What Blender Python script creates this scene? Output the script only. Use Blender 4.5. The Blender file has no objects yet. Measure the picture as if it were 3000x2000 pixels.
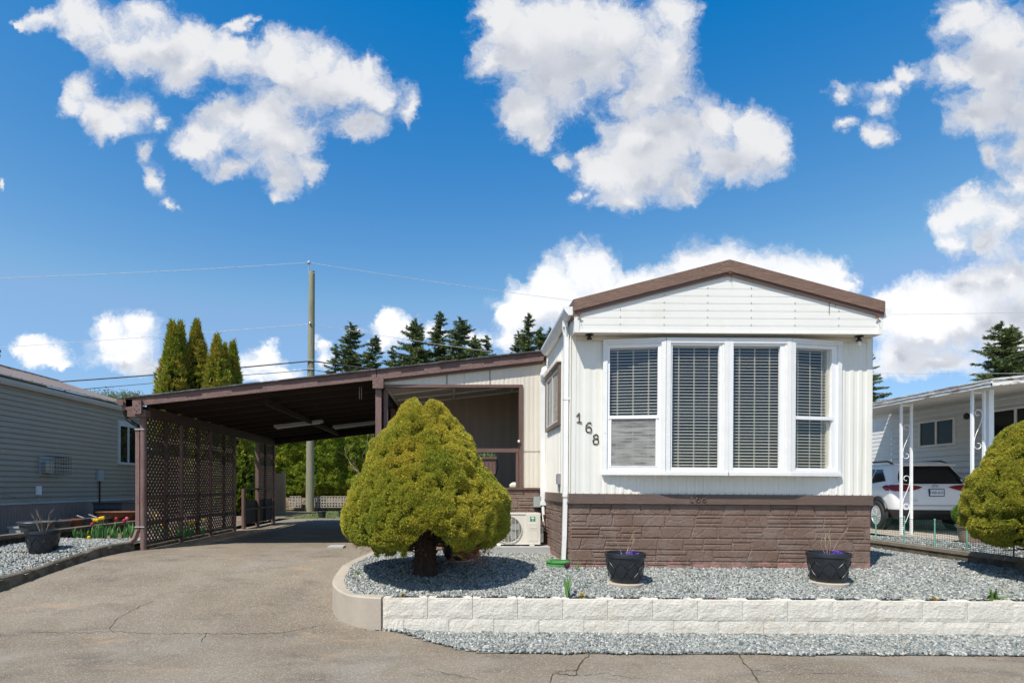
import bpy, math, random
import numpy as np
from mathutils import Vector, Matrix, noise as mnoise
R = math.radians
F = 1680.0            # focal length in photograph pixels
VX, VY, CZ = 1330.0, 1422.0, 1.5
sc = bpy.context.scene
C = sc.collection
# ------------------------------------------------------------------ camera
cam = bpy.data.cameras.new('camera'); co = bpy.data.objects.new('camera', cam); C.objects.link(co)
co.location = (0, 0, CZ); co.rotation_euler = (R(90), 0, 0)
cam.sensor_width = 36; cam.lens = 36 * F / 3000
cam.shift_x = (1500 - VX) / 3000; cam.shift_y = (VY - 1000) / 3000
cam.clip_start = 0.05; cam.clip_end = 3000
sc.camera = co
# ------------------------------------------------------------------ sun and exposure
SD = Vector((.166, .2, -.394)).normalized()
sun = bpy.data.lights.new('sun', 'SUN'); sun.energy = 4.6; sun.angle = R(.5); sun.color = (1, .945, .85)
so = bpy.data.objects.new('sun', sun); C.objects.link(so)
so.rotation_euler = SD.to_track_quat('-Z', 'Y').to_euler(); so.location = (-6, -8, 15)
SUN_EL = math.asin(-SD.z); SUN_ROT = math.atan2(-SD.x, -SD.y)
vs = sc.view_settings; vs.view_transform = 'Standard'; vs.look = 'None'; vs.gamma = 1; vs.exposure = 0.27
sc.cycles.max_bounces = 8; sc.cycles.transparent_max_bounces = 24
# ------------------------------------------------------------------ sky (world)
SKY_STRENGTH = .10
world = bpy.data.worlds.new('World'); sc.world = world; world.use_nodes = True
nt = world.node_tree; nt.nodes.clear()
def N(t, tree=None, **kw):
    n = (tree or nt).nodes.new(t)
    for k, v in kw.items():
        if k == 'ins':
            for i, x in v.items():
                if isinstance(x, bpy.types.NodeSocket): (tree or nt).links.new(x, n.inputs[i])
                else: n.inputs[i].default_value = x
        else: setattr(n, k, v)
    return n
def M_(op, *a, tree=None, clamp=False):
    return N('ShaderNodeMath', tree, operation=op, use_clamp=clamp, ins={i: x for i, x in enumerate(a)}).outputs[0]
sky = N('ShaderNodeTexSky', sky_type='NISHITA', sun_disc=False, sun_elevation=SUN_EL, sun_rotation=SUN_ROT % (2 * math.pi), altitude=100, air_density=1.0, dust_density=.3, ozone_density=3.0)
hs = N('ShaderNodeHueSaturation', ins={1: 1.28, 2: SKY_STRENGTH * 1.537, 4: sky.outputs[0]})
ss = N('ShaderNodeSeparateColor', ins={0: hs.outputs[0]})
K_ = 1 / 1.206   # deep clear blue overhead, paler low down
skycol = N('ShaderNodeCombineColor', ins={0: M_('MULTIPLY', M_('MINIMUM', M_('MAXIMUM', M_('MULTIPLY_ADD', ss.outputs[0], 2.8, -.117), .003), M_('MULTIPLY_ADD', ss.outputs[0], .42, .19)), K_),
    1: M_('MULTIPLY', M_('MINIMUM', M_('MULTIPLY', M_('POWER', ss.outputs[1], 1.22), 1.75), M_('MULTIPLY_ADD', ss.outputs[1], .46, .29)), K_), 2: M_('MULTIPLY', M_('POWER', ss.outputs[2], .62), .935 * K_)}).outputs[0]
geo = N('ShaderNodeTexCoord').outputs['Generated']
sep = N('ShaderNodeSeparateXYZ', ins={0: geo})
ay = M_('MAXIMUM', M_('ABSOLUTE', sep.outputs[1]), .06)
U = M_('DIVIDE', sep.outputs[0], ay); V = M_('DIVIDE', sep.outputs[2], ay)
UV0 = N('ShaderNodeCombineXYZ', ins={0: U, 1: V}).outputs[0]
# two scales of billow warp, shared by every part of the sky
w1 = N('ShaderNodeTexNoise', ins={'Vector': UV0, 'Scale': 11.0, 'Detail': 9.0, 'Roughness': .68})
w2 = N('ShaderNodeVectorMath', operation='MULTIPLY_ADD', ins={0: w1.outputs['Color'], 1: (.11, .09, 0), 2: (-.055, -.045, 0)})
UV = N('ShaderNodeVectorMath', operation='ADD', ins={0: UV0, 1: w2.outputs[0]}).outputs[0]
fine = N('ShaderNodeTexNoise', ins={'Vector': UV, 'Scale': 22.0, 'Detail': 8.0, 'Roughness': .66}).outputs[0]
mid = N('ShaderNodeTexNoise', ins={'Vector': UV, 'Scale': 7.0, 'Detail': 4.0, 'Roughness': .55}).outputs[0]
def cropper(ox, oy, s, lst): return [(ox + a[0] / s, oy + a[1] / s, a[2] / s, a[3] / s, (a[4] if len(a) > 4 else 0)) for a in lst]
BL = cropper(0, 0, 1.568, [(90,110,60,25,.2),(200,95,80,55,.1),(330,60,90,80),(420,130,150,110),(560,220,170,110),(680,90,130,100),(720,230,190,120),(850,310,150,110),(900,180,120,90),(1000,260,130,90),(1100,100,80,35,.15),(1110,210,80,70),(1280,230,150,110),(1330,340,190,140),(1450,260,120,90),(1520,420,200,130),(1620,370,120,100),(1700,330,70,60),(1720,470,120,110),(1650,590,130,60),(1880,500,60,90,.05),(1200,560,200,130),(1300,660,190,100),(1050,520,140,80),(950,620,140,90),(900,700,110,70,.1),(1060,770,130,70,.1),(1290,820,110,90),(1430,790,80,60,.1),(1270,910,60,30,.1),
 (370,410,80,70,.1),(320,500,70,60,.1),(450,520,110,90),(540,590,130,70),(630,510,90,75),(730,590,60,50,.15),(680,700,70,60,.35),(720,830,70,100,.3),(770,940,55,40,.3),(20,835,35,55,.3)])
BL += cropper(1300, 0, 1.3635, [(220,80,100,120),(330,150,190,170),(500,100,200,150),(680,130,160,150),(600,270,180,120),(420,330,180,140),(330,450,140,110),(370,540,80,60),(200,240,80,60),(930,60,100,110),(900,220,110,130,.05),(880,350,120,110),(740,440,70,50,.15),(800,380,90,70,.1),
 (760,560,140,110),(900,560,180,130),(1090,490,100,90),(1230,510,90,80),(1300,600,100,110),(1150,650,150,90),(850,700,180,120),(720,700,150,110),(720,800,110,60),(980,770,80,60),(620,680,80,80),(480,640,45,50,.25),(575,600,40,35,.25),(545,770,35,30,.3),
 (2100,60,140,110),(2220,150,170,150),(2060,280,130,80),(2200,300,150,130),(2130,480,120,90),(2280,450,110,120),(2450,200,170,220),(1850,280,60,45,.2),(1780,350,90,55,.2),(1580,370,70,60,.3),(1720,420,80,50,.25),(1620,490,55,45,.3),(1730,530,70,60,.25),(2300,600,60,80,.05),(2200,640,70,80,.35),(2280,740,80,70,.1),(2110,770,90,50,.3),(2110,840,130,80),(2240,870,110,90),(2030,870,110,60),(2030,970,80,60,.15),(2150,970,80,60,.15),(2400,800,120,200),
 (2250,1090,140,90),(2120,1130,130,80),(2000,1190,150,80),(1850,1210,120,60),(1770,1240,70,50),(2100,1280,260,120),(1900,1310,200,100),(2250,1330,220,150),(1800,1420,120,90),(1960,1440,160,60),(2450,1250,200,200),
 (540,1060,110,95),(430,1110,100,80),(620,1060,90,90),(330,1190,120,80),(260,1260,90,70),(450,1230,180,110),(640,1160,130,90),(740,1160,110,70),(260,1350,80,60),(850,1140,100,70),(980,1060,110,100),(1100,1070,120,100),(1230,1080,130,100),(1370,1080,110,90),(1480,1100,80,70),(1560,1090,60,60),(1600,1140,60,40,.1),(1400,1150,200,90),(130,1360,40,40)])
BL += cropper(0, 700, 1.568, [(150,480,90,60),(110,510,60,50),(220,530,90,50),(280,570,60,30,.15),(500,400,70,50),(640,390,90,80),(520,480,130,80),(620,490,110,90),(560,570,150,60),(690,600,60,40),(1210,520,70,45),(1190,570,90,50),(1300,610,110,40,.1),(1180,630,100,40,.3),(1800,370,70,60),(1790,450,80,80),(1870,400,70,60),(1980,400,70,40),(1620,400,60,30,.35),(1480,470,50,50,.35),(1490,540,60,60,.2),(2200,450,60,40)])
blobs = [((x - VX) / F, (VY - y) / F, rx / F, ry / F, w) for x, y, rx, ry, w in BL]
def leaf_group(sel, idx):
    g = bpy.data.node_groups.new('cloud_field_%d' % idx, 'ShaderNodeTree')
    g.interface.new_socket('Vector', in_out='INPUT', socket_type='NodeSocketVector')
    g.interface.new_socket('Value', in_out='OUTPUT', socket_type='NodeSocketFloat')
    gi = g.nodes.new('NodeGroupInput'); go = g.nodes.new('NodeGroupOutput')
    acc = None
    for (u, v, rx, ry, w) in sel:
        a = N('ShaderNodeVectorMath', g, operation='MULTIPLY_ADD', ins={0: gi.outputs[0], 1: (1 / rx, 1 / ry, 0), 2: (-u / rx, -v / ry, 0)})
        l = N('ShaderNodeVectorMath', g, operation='LENGTH', ins={0: a.outputs[0]}).outputs['Value']
        if w: l = M_('ADD', l, w * .75, tree=g)
        acc = l if acc is None else M_('SMOOTH_MIN', acc, l, 1.1, tree=g)
    if acc is None:
        v = g.nodes.new('ShaderNodeValue'); v.outputs[0].default_value = 3; acc = v.outputs[0]
    g.links.new(M_('SUBTRACT', 1.16, acc, tree=g), go.inputs[0])
    return g
def leaf_shader(sel, idx):
    if not sel: return N('ShaderNodeBackground', ins={0: skycol, 1: 1.0}).outputs[0]
    g = leaf_group(sel, idx)
    a = N('ShaderNodeGroup', node_tree=g); nt.links.new(UV, a.inputs[0])
    off = N('ShaderNodeVectorMath', operation='ADD', ins={0: UV, 1: (-.025, .075, 0)})
    b = N('ShaderNodeGroup', node_tree=g); nt.links.new(off.outputs[0], b.inputs[0])
    d = M_('ADD', a.outputs[0], M_('ADD', M_('MULTIPLY_ADD', fine, 1.5, -.82), M_('MULTIPLY_ADD', mid, .8, -.42)))
    alpha = N('ShaderNodeMapRange', interpolation_type='SMOOTHSTEP', ins={0: d, 1: -.14, 2: .72}).outputs[0]
    # rim nearest the sun is bright, the thick lower body is grey
    li = M_('MULTIPLY_ADD', M_('SUBTRACT', b.outputs[0], a.outputs[0]), .95, .66)
    li = M_('ADD', li, M_('ADD', M_('MULTIPLY_ADD', mid, .8, -.4), M_('MULTIPLY_ADD', fine, .35, -.17)))
    thick = N('ShaderNodeMapRange', interpolation_type='SMOOTHSTEP', ins={0: a.outputs[0], 1: .25, 2: 1.0}).outputs[0]
    brt = N('ShaderNodeMapRange', ins={0: V, 1: .30, 2: .55, 3: .86, 4: .70}).outputs[0]
    sh = M_('MULTIPLY', N('ShaderNodeMapRange', interpolation_type='SMOOTHSTEP', ins={0: li, 1: -.1, 2: .95}).outputs[0], M_('MULTIPLY_ADD', thick, .75, .25))
    cc = N('ShaderNodeMix', data_type='RGBA', ins={0: sh, 6: N('ShaderNodeCombineColor', ins={0: brt, 1: M_('MULTIPLY', brt, 1.01), 2: M_('MULTIPLY', brt, 1.035)}).outputs[0]}); cc.inputs[7].default_value = (.43, .46, .53, 1)
    mx = N('ShaderNodeMix', data_type='RGBA', ins={0: alpha, 6: skycol, 7: cc.outputs[2]})
    return N('ShaderNodeBackground', ins={0: mx.outputs[2], 1: 1.0}).outputs[0]
leafc = [0]
def build(u0, u1, v0, v1, sel, depth):
    m = 1.75
    sel = [b for b in sel if b[0] + b[2] * m + .05 > u0 and b[0] - b[2] * m - .05 < u1 and b[1] + b[3] * m + .05 > v0 and b[1] - b[3] * m - .05 < v1]
    if depth == 0 or len(sel) < 6:
        leafc[0] += 1; return leaf_shader(sel, leafc[0])
    if (u1 - u0) > (v1 - v0) * 1.2:
        c = (u0 + u1) / 2; fac = M_('GREATER_THAN', U, c); A = build(u0, c, v0, v1, sel, depth - 1); B = build(c, u1, v0, v1, sel, depth - 1)
    else:
        c = (v0 + v1) / 2; fac = M_('GREATER_THAN', V, c); A = build(u0, u1, v0, c, sel, depth - 1); B = build(u0, u1, c, v1, sel, depth - 1)
    return N('ShaderNodeMixShader', ins={0: fac, 1: A, 2: B}).outputs[0]
plain = N('ShaderNodeBackground', ins={0: skycol, 1: 1.0}).outputs[0]
front = build(-1.0, 1.25, .05, 1.0, blobs, 5)
inside = M_('MULTIPLY', M_('LESS_THAN', M_('ABSOLUTE', U), 1.25), M_('MULTIPLY', M_('GREATER_THAN', V, .0), M_('LESS_THAN', V, 1.1)))
out = N('ShaderNodeMixShader', ins={0: inside, 1: plain, 2: front})
nt.links.new(out.outputs[0], N('ShaderNodeOutputWorld').inputs[0])
world.cycles.sampling_method = 'MANUAL'; world.cycles.sample_map_resolution = 512

# ------------------------------------------------------------------ helpers
def P(x, y, Y):
    "photograph pixel (3000 wide) at depth Y -> world"
    s = F / Y
    return Vector(((x - VX) / s, Y, CZ - (y - VY) / s))
def lin(c):
    return tuple(((v / 12.92) if v <= .04045 else ((v + .055) / 1.055) ** 2.4) for v in c)
class MB:
    def __init__(s): s.v = []; s.f = []; s.M = None
    def add(s, vs, fs):
        n = len(s.v)
        if s.M is not None: vs = [s.M @ Vector(p) for p in vs]
        s.v += [tuple(p) for p in vs]; s.f += [tuple(i + n for i in f) for f in fs]; return s
    def box(s, x0, x1, y0, y1, z0, z1):
        return s.add([(x0,y0,z0),(x1,y0,z0),(x1,y1,z0),(x0,y1,z0),(x0,y0,z1),(x1,y0,z1),(x1,y1,z1),(x0,y1,z1)],
            [(0,3,2,1),(4,5,6,7),(0,1,5,4),(1,2,6,5),(2,3,7,6),(3,0,4,7)])
    def bar(s, a, b, w, h, up=(0,0,1)):
        a = Vector(a); b = Vector(b); d = (b - a).normalized(); up = Vector(up)
        if abs(d.dot(up)) > .98: up = Vector((0,1,0))
        x = d.cross(up).normalized() * w / 2; z = x.normalized().cross(d).normalized() * h / 2
        vs = [a-x-z, a+x-z, a+x+z, a-x+z, b-x-z, b+x-z, b+x+z, b-x+z]
        return s.add(vs, [(0,3,2,1),(4,5,6,7),(0,1,5,4),(1,2,6,5),(2,3,7,6),(3,0,4,7)])
    def tube(s, pts, r, n=8, cap=True):
        pts = [Vector(p) for p in pts]; rr = r if isinstance(r, (list, tuple)) else [r] * len(pts); V_ = []; F_ = []
        for i, p in enumerate(pts):
            d = (pts[min(i+1, len(pts)-1)] - pts[max(i-1, 0)]).normalized()
            up = Vector((0,0,1)) if abs(d.z) < .95 else Vector((0,1,0))
            a = d.cross(up).normalized(); b = a.cross(d)
            V_ += [p + (a * math.cos(2*math.pi*k/n) + b * math.sin(2*math.pi*k/n)) * rr[i] for k in range(n)]
        for i in range(len(pts)-1):
            F_ += [(i*n+k, i*n+(k+1)%n, (i+1)*n+(k+1)%n, (i+1)*n+k) for k in range(n)]
        if cap: F_ += [tuple(range(n))[::-1], tuple((len(pts)-1)*n+k for k in range(n))]
        return s.add(V_, F_)
    def prism(s, poly, axis, a, b):
        "poly: 2-D points, extruded along axis ('x','y','z') from a to b"
        n = len(poly)
        def pt(p, t): return {'x': (t, p[0], p[1]), 'y': (p[0], t, p[1]), 'z': (p[0], p[1], t)}[axis]
        return s.add([pt(p, a) for p in poly] + [pt(p, b) for p in poly],
            [tuple(range(n)), tuple(range(2*n-1, n-1, -1))] + [(i, i+n, (i+1)%n+n, (i+1)%n) for i in range(n)])
    def lathe(s, prof, c=(0,0,0), n=28, sx=1, sy=1):
        V_ = []; F_ = []
        for r, z in prof:
            V_ += [(c[0]+r*sx*math.cos(2*math.pi*k/n), c[1]+r*sy*math.sin(2*math.pi*k/n), c[2]+z) for k in range(n)]
        for i in range(len(prof)-1): F_ += [(i*n+k, i*n+(k+1)%n, (i+1)*n+(k+1)%n, (i+1)*n+k) for k in range(n)]
        F_ += [tuple(range(n))[::-1], tuple((len(prof)-1)*n+k for k in range(n))]
        return s.add(V_, F_)
    def quad(s, a, b, c, d): return s.add([a, b, c, d], [(0,1,2,3)])
    def build(s, name, m, parent=None, smooth=False, origin=None):
        me = bpy.data.meshes.new(name)
        me.from_pydata(s.v, [], s.f); me.update()
        return link(name, me, m, parent, smooth, origin)
def link(name, me, m, parent=None, smooth=False, origin=None):
    me.materials.append(m)
    if smooth:
        me.shade_smooth()
        if smooth != 'all':
            try: me.set_sharp_from_angle(angle=R(38))
            except Exception: pass
    o = bpy.data.objects.new(name, me); C.objects.link(o)
    if parent is not None:
        o.parent = parent
        o.matrix_parent_inverse = world_of(parent).inverted()
    else:
        n = len(me.vertices); a = np.empty(n*3); me.vertices.foreach_get('co', a); a = a.reshape(-1, 3)
        c = Vector(((a[:,0].min()+a[:,0].max())/2, (a[:,1].min()+a[:,1].max())/2, a[:,2].min())) if origin is None else Vector(origin)
        me.transform(Matrix.Translation(-c)); o.location = c
    return o
def world_of(o):
    m = o.matrix_basis.copy()
    if o.parent is not None: m = world_of(o.parent) @ o.matrix_parent_inverse @ m
    return m
def link_part(name, me, m, parent, smooth=False): return link(name, me, m, parent, smooth)
def mesh_np(name, V_, F_, m, parent=None, smooth=False, origin=None):
    me = bpy.data.meshes.new(name); V_ = np.asarray(V_, dtype=np.float32).reshape(-1, 3); F_ = np.asarray(F_, dtype=np.int32)
    k = F_.shape[1]; me.vertices.add(len(V_)); me.vertices.foreach_set('co', V_.ravel())
    me.loops.add(F_.size); me.loops.foreach_set('vertex_index', F_.ravel())
    me.polygons.add(len(F_)); me.polygons.foreach_set('loop_start', np.arange(0, F_.size, k, dtype=np.int32))
    me.update(calc_edges=True); me.validate()
    return link(name, me, m, parent, smooth, origin)
def tag(o, label=None, cat=None, group=None, kind=None):
    if label: o['label'] = label
    if cat: o['category'] = cat
    if group: o['group'] = group
    if kind: o['kind'] = kind
    return o
def thing(name, loc, label, cat, group=None):
    o = bpy.data.objects.new(name, None); C.objects.link(o); o.location = loc; o.empty_display_size = .1
    return tag(o, label, cat, group)
def copy_tree(o, parent=None):
    c = o.copy(); C.objects.link(c)
    if parent is not None: c.parent = parent
    for ch in list(o.children): copy_tree(ch, c)
    return c
# ------------------------------------------------------------------ materials
def pm(name, col, rough=.6, var=.12, scale=4, bump=.0, bscale=60, metal=0, stretch=(1,1,1), col2=None, mixs=3, mixlo=.45, mixhi=.6, bstretch=(1,1,1), island=0, spec=.5, mixstretch=(1,1,1), bdist=.01, detail=5):
    m = bpy.data.materials.new(name); m.use_nodes = True; t = m.node_tree; b = t.nodes['Principled BSDF']
    b.inputs['Roughness'].default_value = rough; b.inputs['Metallic'].default_value = metal; b.inputs['Specular IOR Level'].default_value = spec
    tc = t.nodes.new('ShaderNodeTexCoord').outputs['Object']
    def noise(s, st, det=5.0, ro=.6):
        mp = N('ShaderNodeMapping', t, ins={0: tc}); mp.inputs['Scale'].default_value = st
        return N('ShaderNodeTexNoise', t, ins={'Vector': mp.outputs[0], 'Scale': s, 'Detail': det, 'Roughness': ro}).outputs[0]
    n1 = noise(scale, stretch, detail)
    base = N('ShaderNodeMix', t, data_type='RGBA', blend_type='MULTIPLY', ins={0: 1.0}); base.inputs[6].default_value = (*col, 1)
    src = base
    if col2 is not None:
        n2 = noise(mixs, mixstretch, 6, .65)
        f = N('ShaderNodeMapRange', t, interpolation_type='SMOOTHSTEP', ins={0: n2, 1: mixlo, 2: mixhi})
        mx = N('ShaderNodeMix', t, data_type='RGBA', ins={0: f.outputs[0]}); mx.inputs[6].default_value = (*col, 1); mx.inputs[7].default_value = (*col2, 1)
        t.links.new(mx.outputs[2], base.inputs[6])
    k = N('ShaderNodeMapRange', t, ins={0: n1, 1: .25, 2: .75, 3: 1 - var, 4: 1 + var}).outputs[0]
    if island:
        ri = t.nodes.new('ShaderNodeNewGeometry').outputs['Random Per Island']
        k = M_('MULTIPLY', k, N('ShaderNodeMapRange', t, ins={0: ri, 3: 1 - island, 4: 1 + island}).outputs[0], tree=t)
    cb = N('ShaderNodeCombineColor', t, ins={0: k, 1: k, 2: k})
    t.links.new(cb.outputs[0], base.inputs[7]); t.links.new(base.outputs[2], b.inputs['Base Color'])
    if bump:
        nb = noise(bscale, bstretch, 4)
        bp = N('ShaderNodeBump', t, ins={'Strength': bump, 'Distance': bdist, 'Height': nb}); t.links.new(bp.outputs[0], b.inputs['Normal'])
    return m
M = {}
M['cream'] = pm('cream_siding', (.80,.78,.71), .45, .05, 1.2, .12, 30, bstretch=(8,8,.3), col2=(.70,.64,.52), mixs=2.2, mixlo=.54, mixhi=.8, mixstretch=(3,3,.35))
M['cream_warm'] = pm('weathered_cream_siding', (.72,.66,.56), .5, .06, 1.2, .12, 30, bstretch=(8,8,.3), col2=(.60,.52,.42), mixs=2.5, mixlo=.55, mixhi=.8, mixstretch=(3,3,.3))
M['gable'] = pm('gable_siding', (.80,.785,.73), .4, .04, 1.5, col2=(.72,.68,.58), mixs=2, mixlo=.55, mixhi=.8)
M['white'] = pm('white_paint', (.80,.79,.77), .4, .05, 6, .25, 45, col2=(.62,.60,.56), mixs=14, mixlo=.66, mixhi=.74)
M['vinyl'] = pm('white_vinyl', (.86,.86,.86), .3, .03, 6)
M['gutter'] = pm('white_gutter', (.84,.84,.83), .3, .05, 5, col2=(.6,.58,.52), mixs=3, mixlo=.62, mixhi=.8, mixstretch=(1,1,.3))
M['brown_board'] = pm('brown_fascia_board', (.215,.128,.092), .6, .18, 3, .8, 22, stretch=(1,1,6), bstretch=(1,1,10), col2=(.29,.175,.12), mixs=5, mixlo=.5, mixhi=.7, mixstretch=(1,1,7), bdist=.02)
M['brown_trim'] = pm('brown_trim_metal', (.14,.095,.075), .45, .14, 4, .6, 24, stretch=(1,1,8), bstretch=(1,1,12), col2=(.20,.15,.125), mixs=3, mixlo=.55, mixhi=.75)
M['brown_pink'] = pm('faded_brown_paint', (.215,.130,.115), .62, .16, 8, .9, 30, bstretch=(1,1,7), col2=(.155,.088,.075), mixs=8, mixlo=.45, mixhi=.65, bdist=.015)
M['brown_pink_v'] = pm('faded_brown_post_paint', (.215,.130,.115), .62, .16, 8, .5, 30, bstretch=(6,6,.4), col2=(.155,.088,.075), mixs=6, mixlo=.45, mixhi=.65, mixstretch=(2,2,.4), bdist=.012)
M['brown_shaded'] = pm('brown_paint_with_shade', (.155,.09,.072), .5, .12, 5, .3, 40, bstretch=(1,1,.2))  # shade on the inner carport posts is put into this darker brown; trim shares it
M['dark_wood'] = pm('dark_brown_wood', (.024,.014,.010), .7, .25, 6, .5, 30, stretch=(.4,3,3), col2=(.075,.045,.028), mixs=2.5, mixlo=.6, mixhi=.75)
M['lattice'] = pm('lattice_brown', (.07,.040,.031), .6, .2, 8, .2, 60)
M['rust'] = pm('rusty_iron', (.20,.075,.035), .8, .3, 9, .4, 60)
M['black'] = pm('black_enamel', (.012,.012,.012), .35, .2, 8)
M['bronze'] = pm('bronze_numeral', (.085,.06,.035), .45, .15, 20, metal=.4)
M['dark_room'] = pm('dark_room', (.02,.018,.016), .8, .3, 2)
M['blind'] = pm('blind_slats', (.66,.62,.50), .45, .06, 9)
M['shingle'] = pm('asphalt_shingle', (.075,.078,.08), .9, .3, 14, .8, 180, col2=(.16,.16,.165), mixs=4, mixlo=.5, mixhi=.6)
M['concrete'] = pm('concrete', (.36,.335,.30), .85, .12, 5, .6, 90, col2=(.22,.19,.155), mixs=3.5, mixlo=.55, mixhi=.75)
M['old_concrete'] = pm('mossy_concrete', (.16,.135,.10), .9, .25, 9, .9, 70, col2=(.075,.062,.04), mixs=6, mixlo=.42, mixhi=.62)
M['tan_concrete'] = pm('tan_concrete', (.42,.365,.295), .85, .12, 4, .5, 80, col2=(.33,.23,.15), mixs=3, mixlo=.55, mixhi=.8)
M['pad'] = pm('grey_pad', (.42,.42,.41), .85, .06, 8, .3, 90)
M['pot'] = pm('charcoal_pot', (.018,.022,.028), .38, .2, 9, .15, 90)
M['pot_grey'] = pm('grey_plastic', (.07,.08,.09), .45, .2, 9)
M['pot_dk'] = pm('dark_plastic', (.03,.035,.04), .5, .2, 9)
M['tan_pot'] = pm('tan_clay_pot', (.27,.185,.13), .7, .15, 9, .3, 40)
M['green_plastic'] = pm('green_plastic', (.07,.24,.065), .4, .15, 9)
M['fence_green'] = pm('green_fence_plastic', (.02,.20,.14), .5, .1, 9)
M['fence_net'] = pm('dark_green_net', (.008,.055,.04), .6, .1, 9)
M['fence_post'] = pm('pale_green_stake', (.22,.55,.42), .45, .1, 9)
M['bark'] = pm('conifer_bark', (.055,.032,.022), .95, .4, 14, 1, 40, stretch=(1,1,.2), bstretch=(1,1,.15), bdist=.03)
M['bark_grey'] = pm('grey_bark', (.11,.09,.07), .95, .3, 10, .5, 30)
M['twig'] = pm('dry_twig', (.36,.27,.17), .8, .2, 20)
M['pole'] = pm('treated_pole_wood', (.27,.265,.175), .85, .18, 2.2, .6, 12, stretch=(2,2,.25), bstretch=(5,5,.12), col2=(.19,.18,.12), mixs=2, mixlo=.5, mixhi=.7, mixstretch=(4,4,.3), bdist=.03)
M['soil'] = pm('garden_soil', (.28,.215,.155), .95, .3, 12, 1, 45, col2=(.14,.095,.06), mixs=9, mixlo=.45, mixhi=.6, bdist=.04)
M['grass'] = pm('rough_grass_ground', (.13,.125,.045), .95, .35, 5, 1, 30, col2=(.20,.15,.09), mixs=1.6, mixlo=.42, mixhi=.62, bdist=.03)
M['fence_wood'] = pm('cedar_fence_wood', (.42,.27,.16), .85, .15, 6, .3, 40, stretch=(3,3,.3))
M['breeze'] = pm('breeze_block', (.42,.38,.32), .9, .15, 8, .5, 60)
M['breeze_dk'] = pm('old_breeze_block', (.135,.12,.095), .9, .25, 9, .5, 60, col2=(.07,.06,.045), mixs=5)
M['grey_siding'] = pm('grey_vinyl_siding', (.34,.295,.225), .5, .05, 2, .1, 50)
M['brown_skirt'] = pm('brown_ribbed_skirting', (.31,.215,.175), .6, .08, 4)
M['grey_trim'] = pm('pale_grey_trim', (.50,.51,.50), .45, .06, 4)
M['metal_roof'] = pm('tan_metal_roof', (.33,.28,.26), .35, .08, 3, metal=.35)
M['steel'] = pm('galvanised_steel', (.48,.49,.50), .35, .1, 9, metal=.7)
M['elec_box'] = pm('grey_metal_box', (.33,.37,.36), .4, .05, 9)
M['white_siding'] = pm('white_lap_siding', (.70,.70,.68), .45, .06, 2, col2=(.55,.53,.50), mixs=2.5, mixlo=.6, mixhi=.8)
M['awning'] = pm('peeling_awning_fascia', (.72,.70,.66), .5, .08, 5, col2=(.25,.165,.13), mixs=6, mixlo=.50, mixhi=.60, mixstretch=(1,.5,9))
M['soffit'] = pm('grey_soffit', (.50,.48,.44), .6, .05, 3)
M['acwhite'] = pm('ac_ivory_metal', (.74,.71,.63), .35, .03, 5)
M['acdark'] = pm('ac_dark_inside', (.06,.06,.065), .4, .2, 20)
M['acgreen'] = pm('green_label', (.0,.30,.12), .4, .02, 5)
M['red'] = pm('petal_red', (.42,.03,.035), .5, .2, 30)
M['yellow'] = pm('petal_yellow', (.85,.50,.01), .5, .15, 30)
M['pink'] = pm('petal_pink', (.75,.15,.25), .5, .15, 30)
M['purple'] = pm('petal_purple', (.30,.12,.75), .5, .2, 30, island=.4)
M['darkred'] = pm('petal_dark_maroon', (.05,.01,.018), .4, .2, 30)
M['stem'] = pm('tulip_leaf', (.09,.21,.055), .5, .25, 18, island=.3)
M['suc_red'] = pm('succulent_red', (.13,.03,.035), .5, .3, 30, island=.4)
M['suc_tan'] = pm('succulent_tan', (.30,.22,.07), .5, .3, 30, island=.4)
M['suc_green'] = pm('succulent_green', (.12,.20,.08), .5, .3, 30, island=.4)
M['car'] = pm('white_car_paint', (.80,.80,.80), .16, .01, 3)
M['car_black'] = pm('black_car_plastic', (.02,.02,.022), .5, .1, 9)
M['car_glass'] = pm('dark_car_glass', (.008,.010,.013), .05, .1, 3)
M['tyre'] = pm('tyre_rubber', (.018,.018,.018), .75, .15, 20)
M['alloy'] = pm('alloy_rim', (.62,.63,.64), .3, .05, 9, metal=.5)
M['taillight'] = pm('red_lamp_lens', (.24,.010,.012), .12, .1, 9)
M['chrome'] = pm('chrome_badge', (.5,.5,.5), .15, .02, 9, metal=1)
M['plate'] = pm('number_plate', (.70,.72,.76), .4, .02, 9)
M['blue_ink'] = pm('blue_lettering', (.03,.07,.28), .5, .02, 9)
M['house_glass'] = pm('dark_window_glass', (.012,.016,.014), .08, .1, 3, spec=.25)
M['wire'] = pm('dark_cable', (.035,.035,.038), .6, .1, 3)
M['wire_pale'] = pm('pale_aluminium_wire', (.55,.55,.56), .4, .05, 3)
M['pink_wire'] = pm('loose_brown_wire', (.05,.035,.03), .6, .1, 3)
M['porch_panel'] = pm('porch_panelling', (.34,.27,.215), .6, .12, 2, stretch=(5,5,.2))
M['porch_ceiling'] = pm('porch_ceiling_panel', (.50,.46,.42), .6, .06, 2)
M['weed'] = pm('weed_green', (.10,.19,.035), .6, .3, 20, island=.35)
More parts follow.
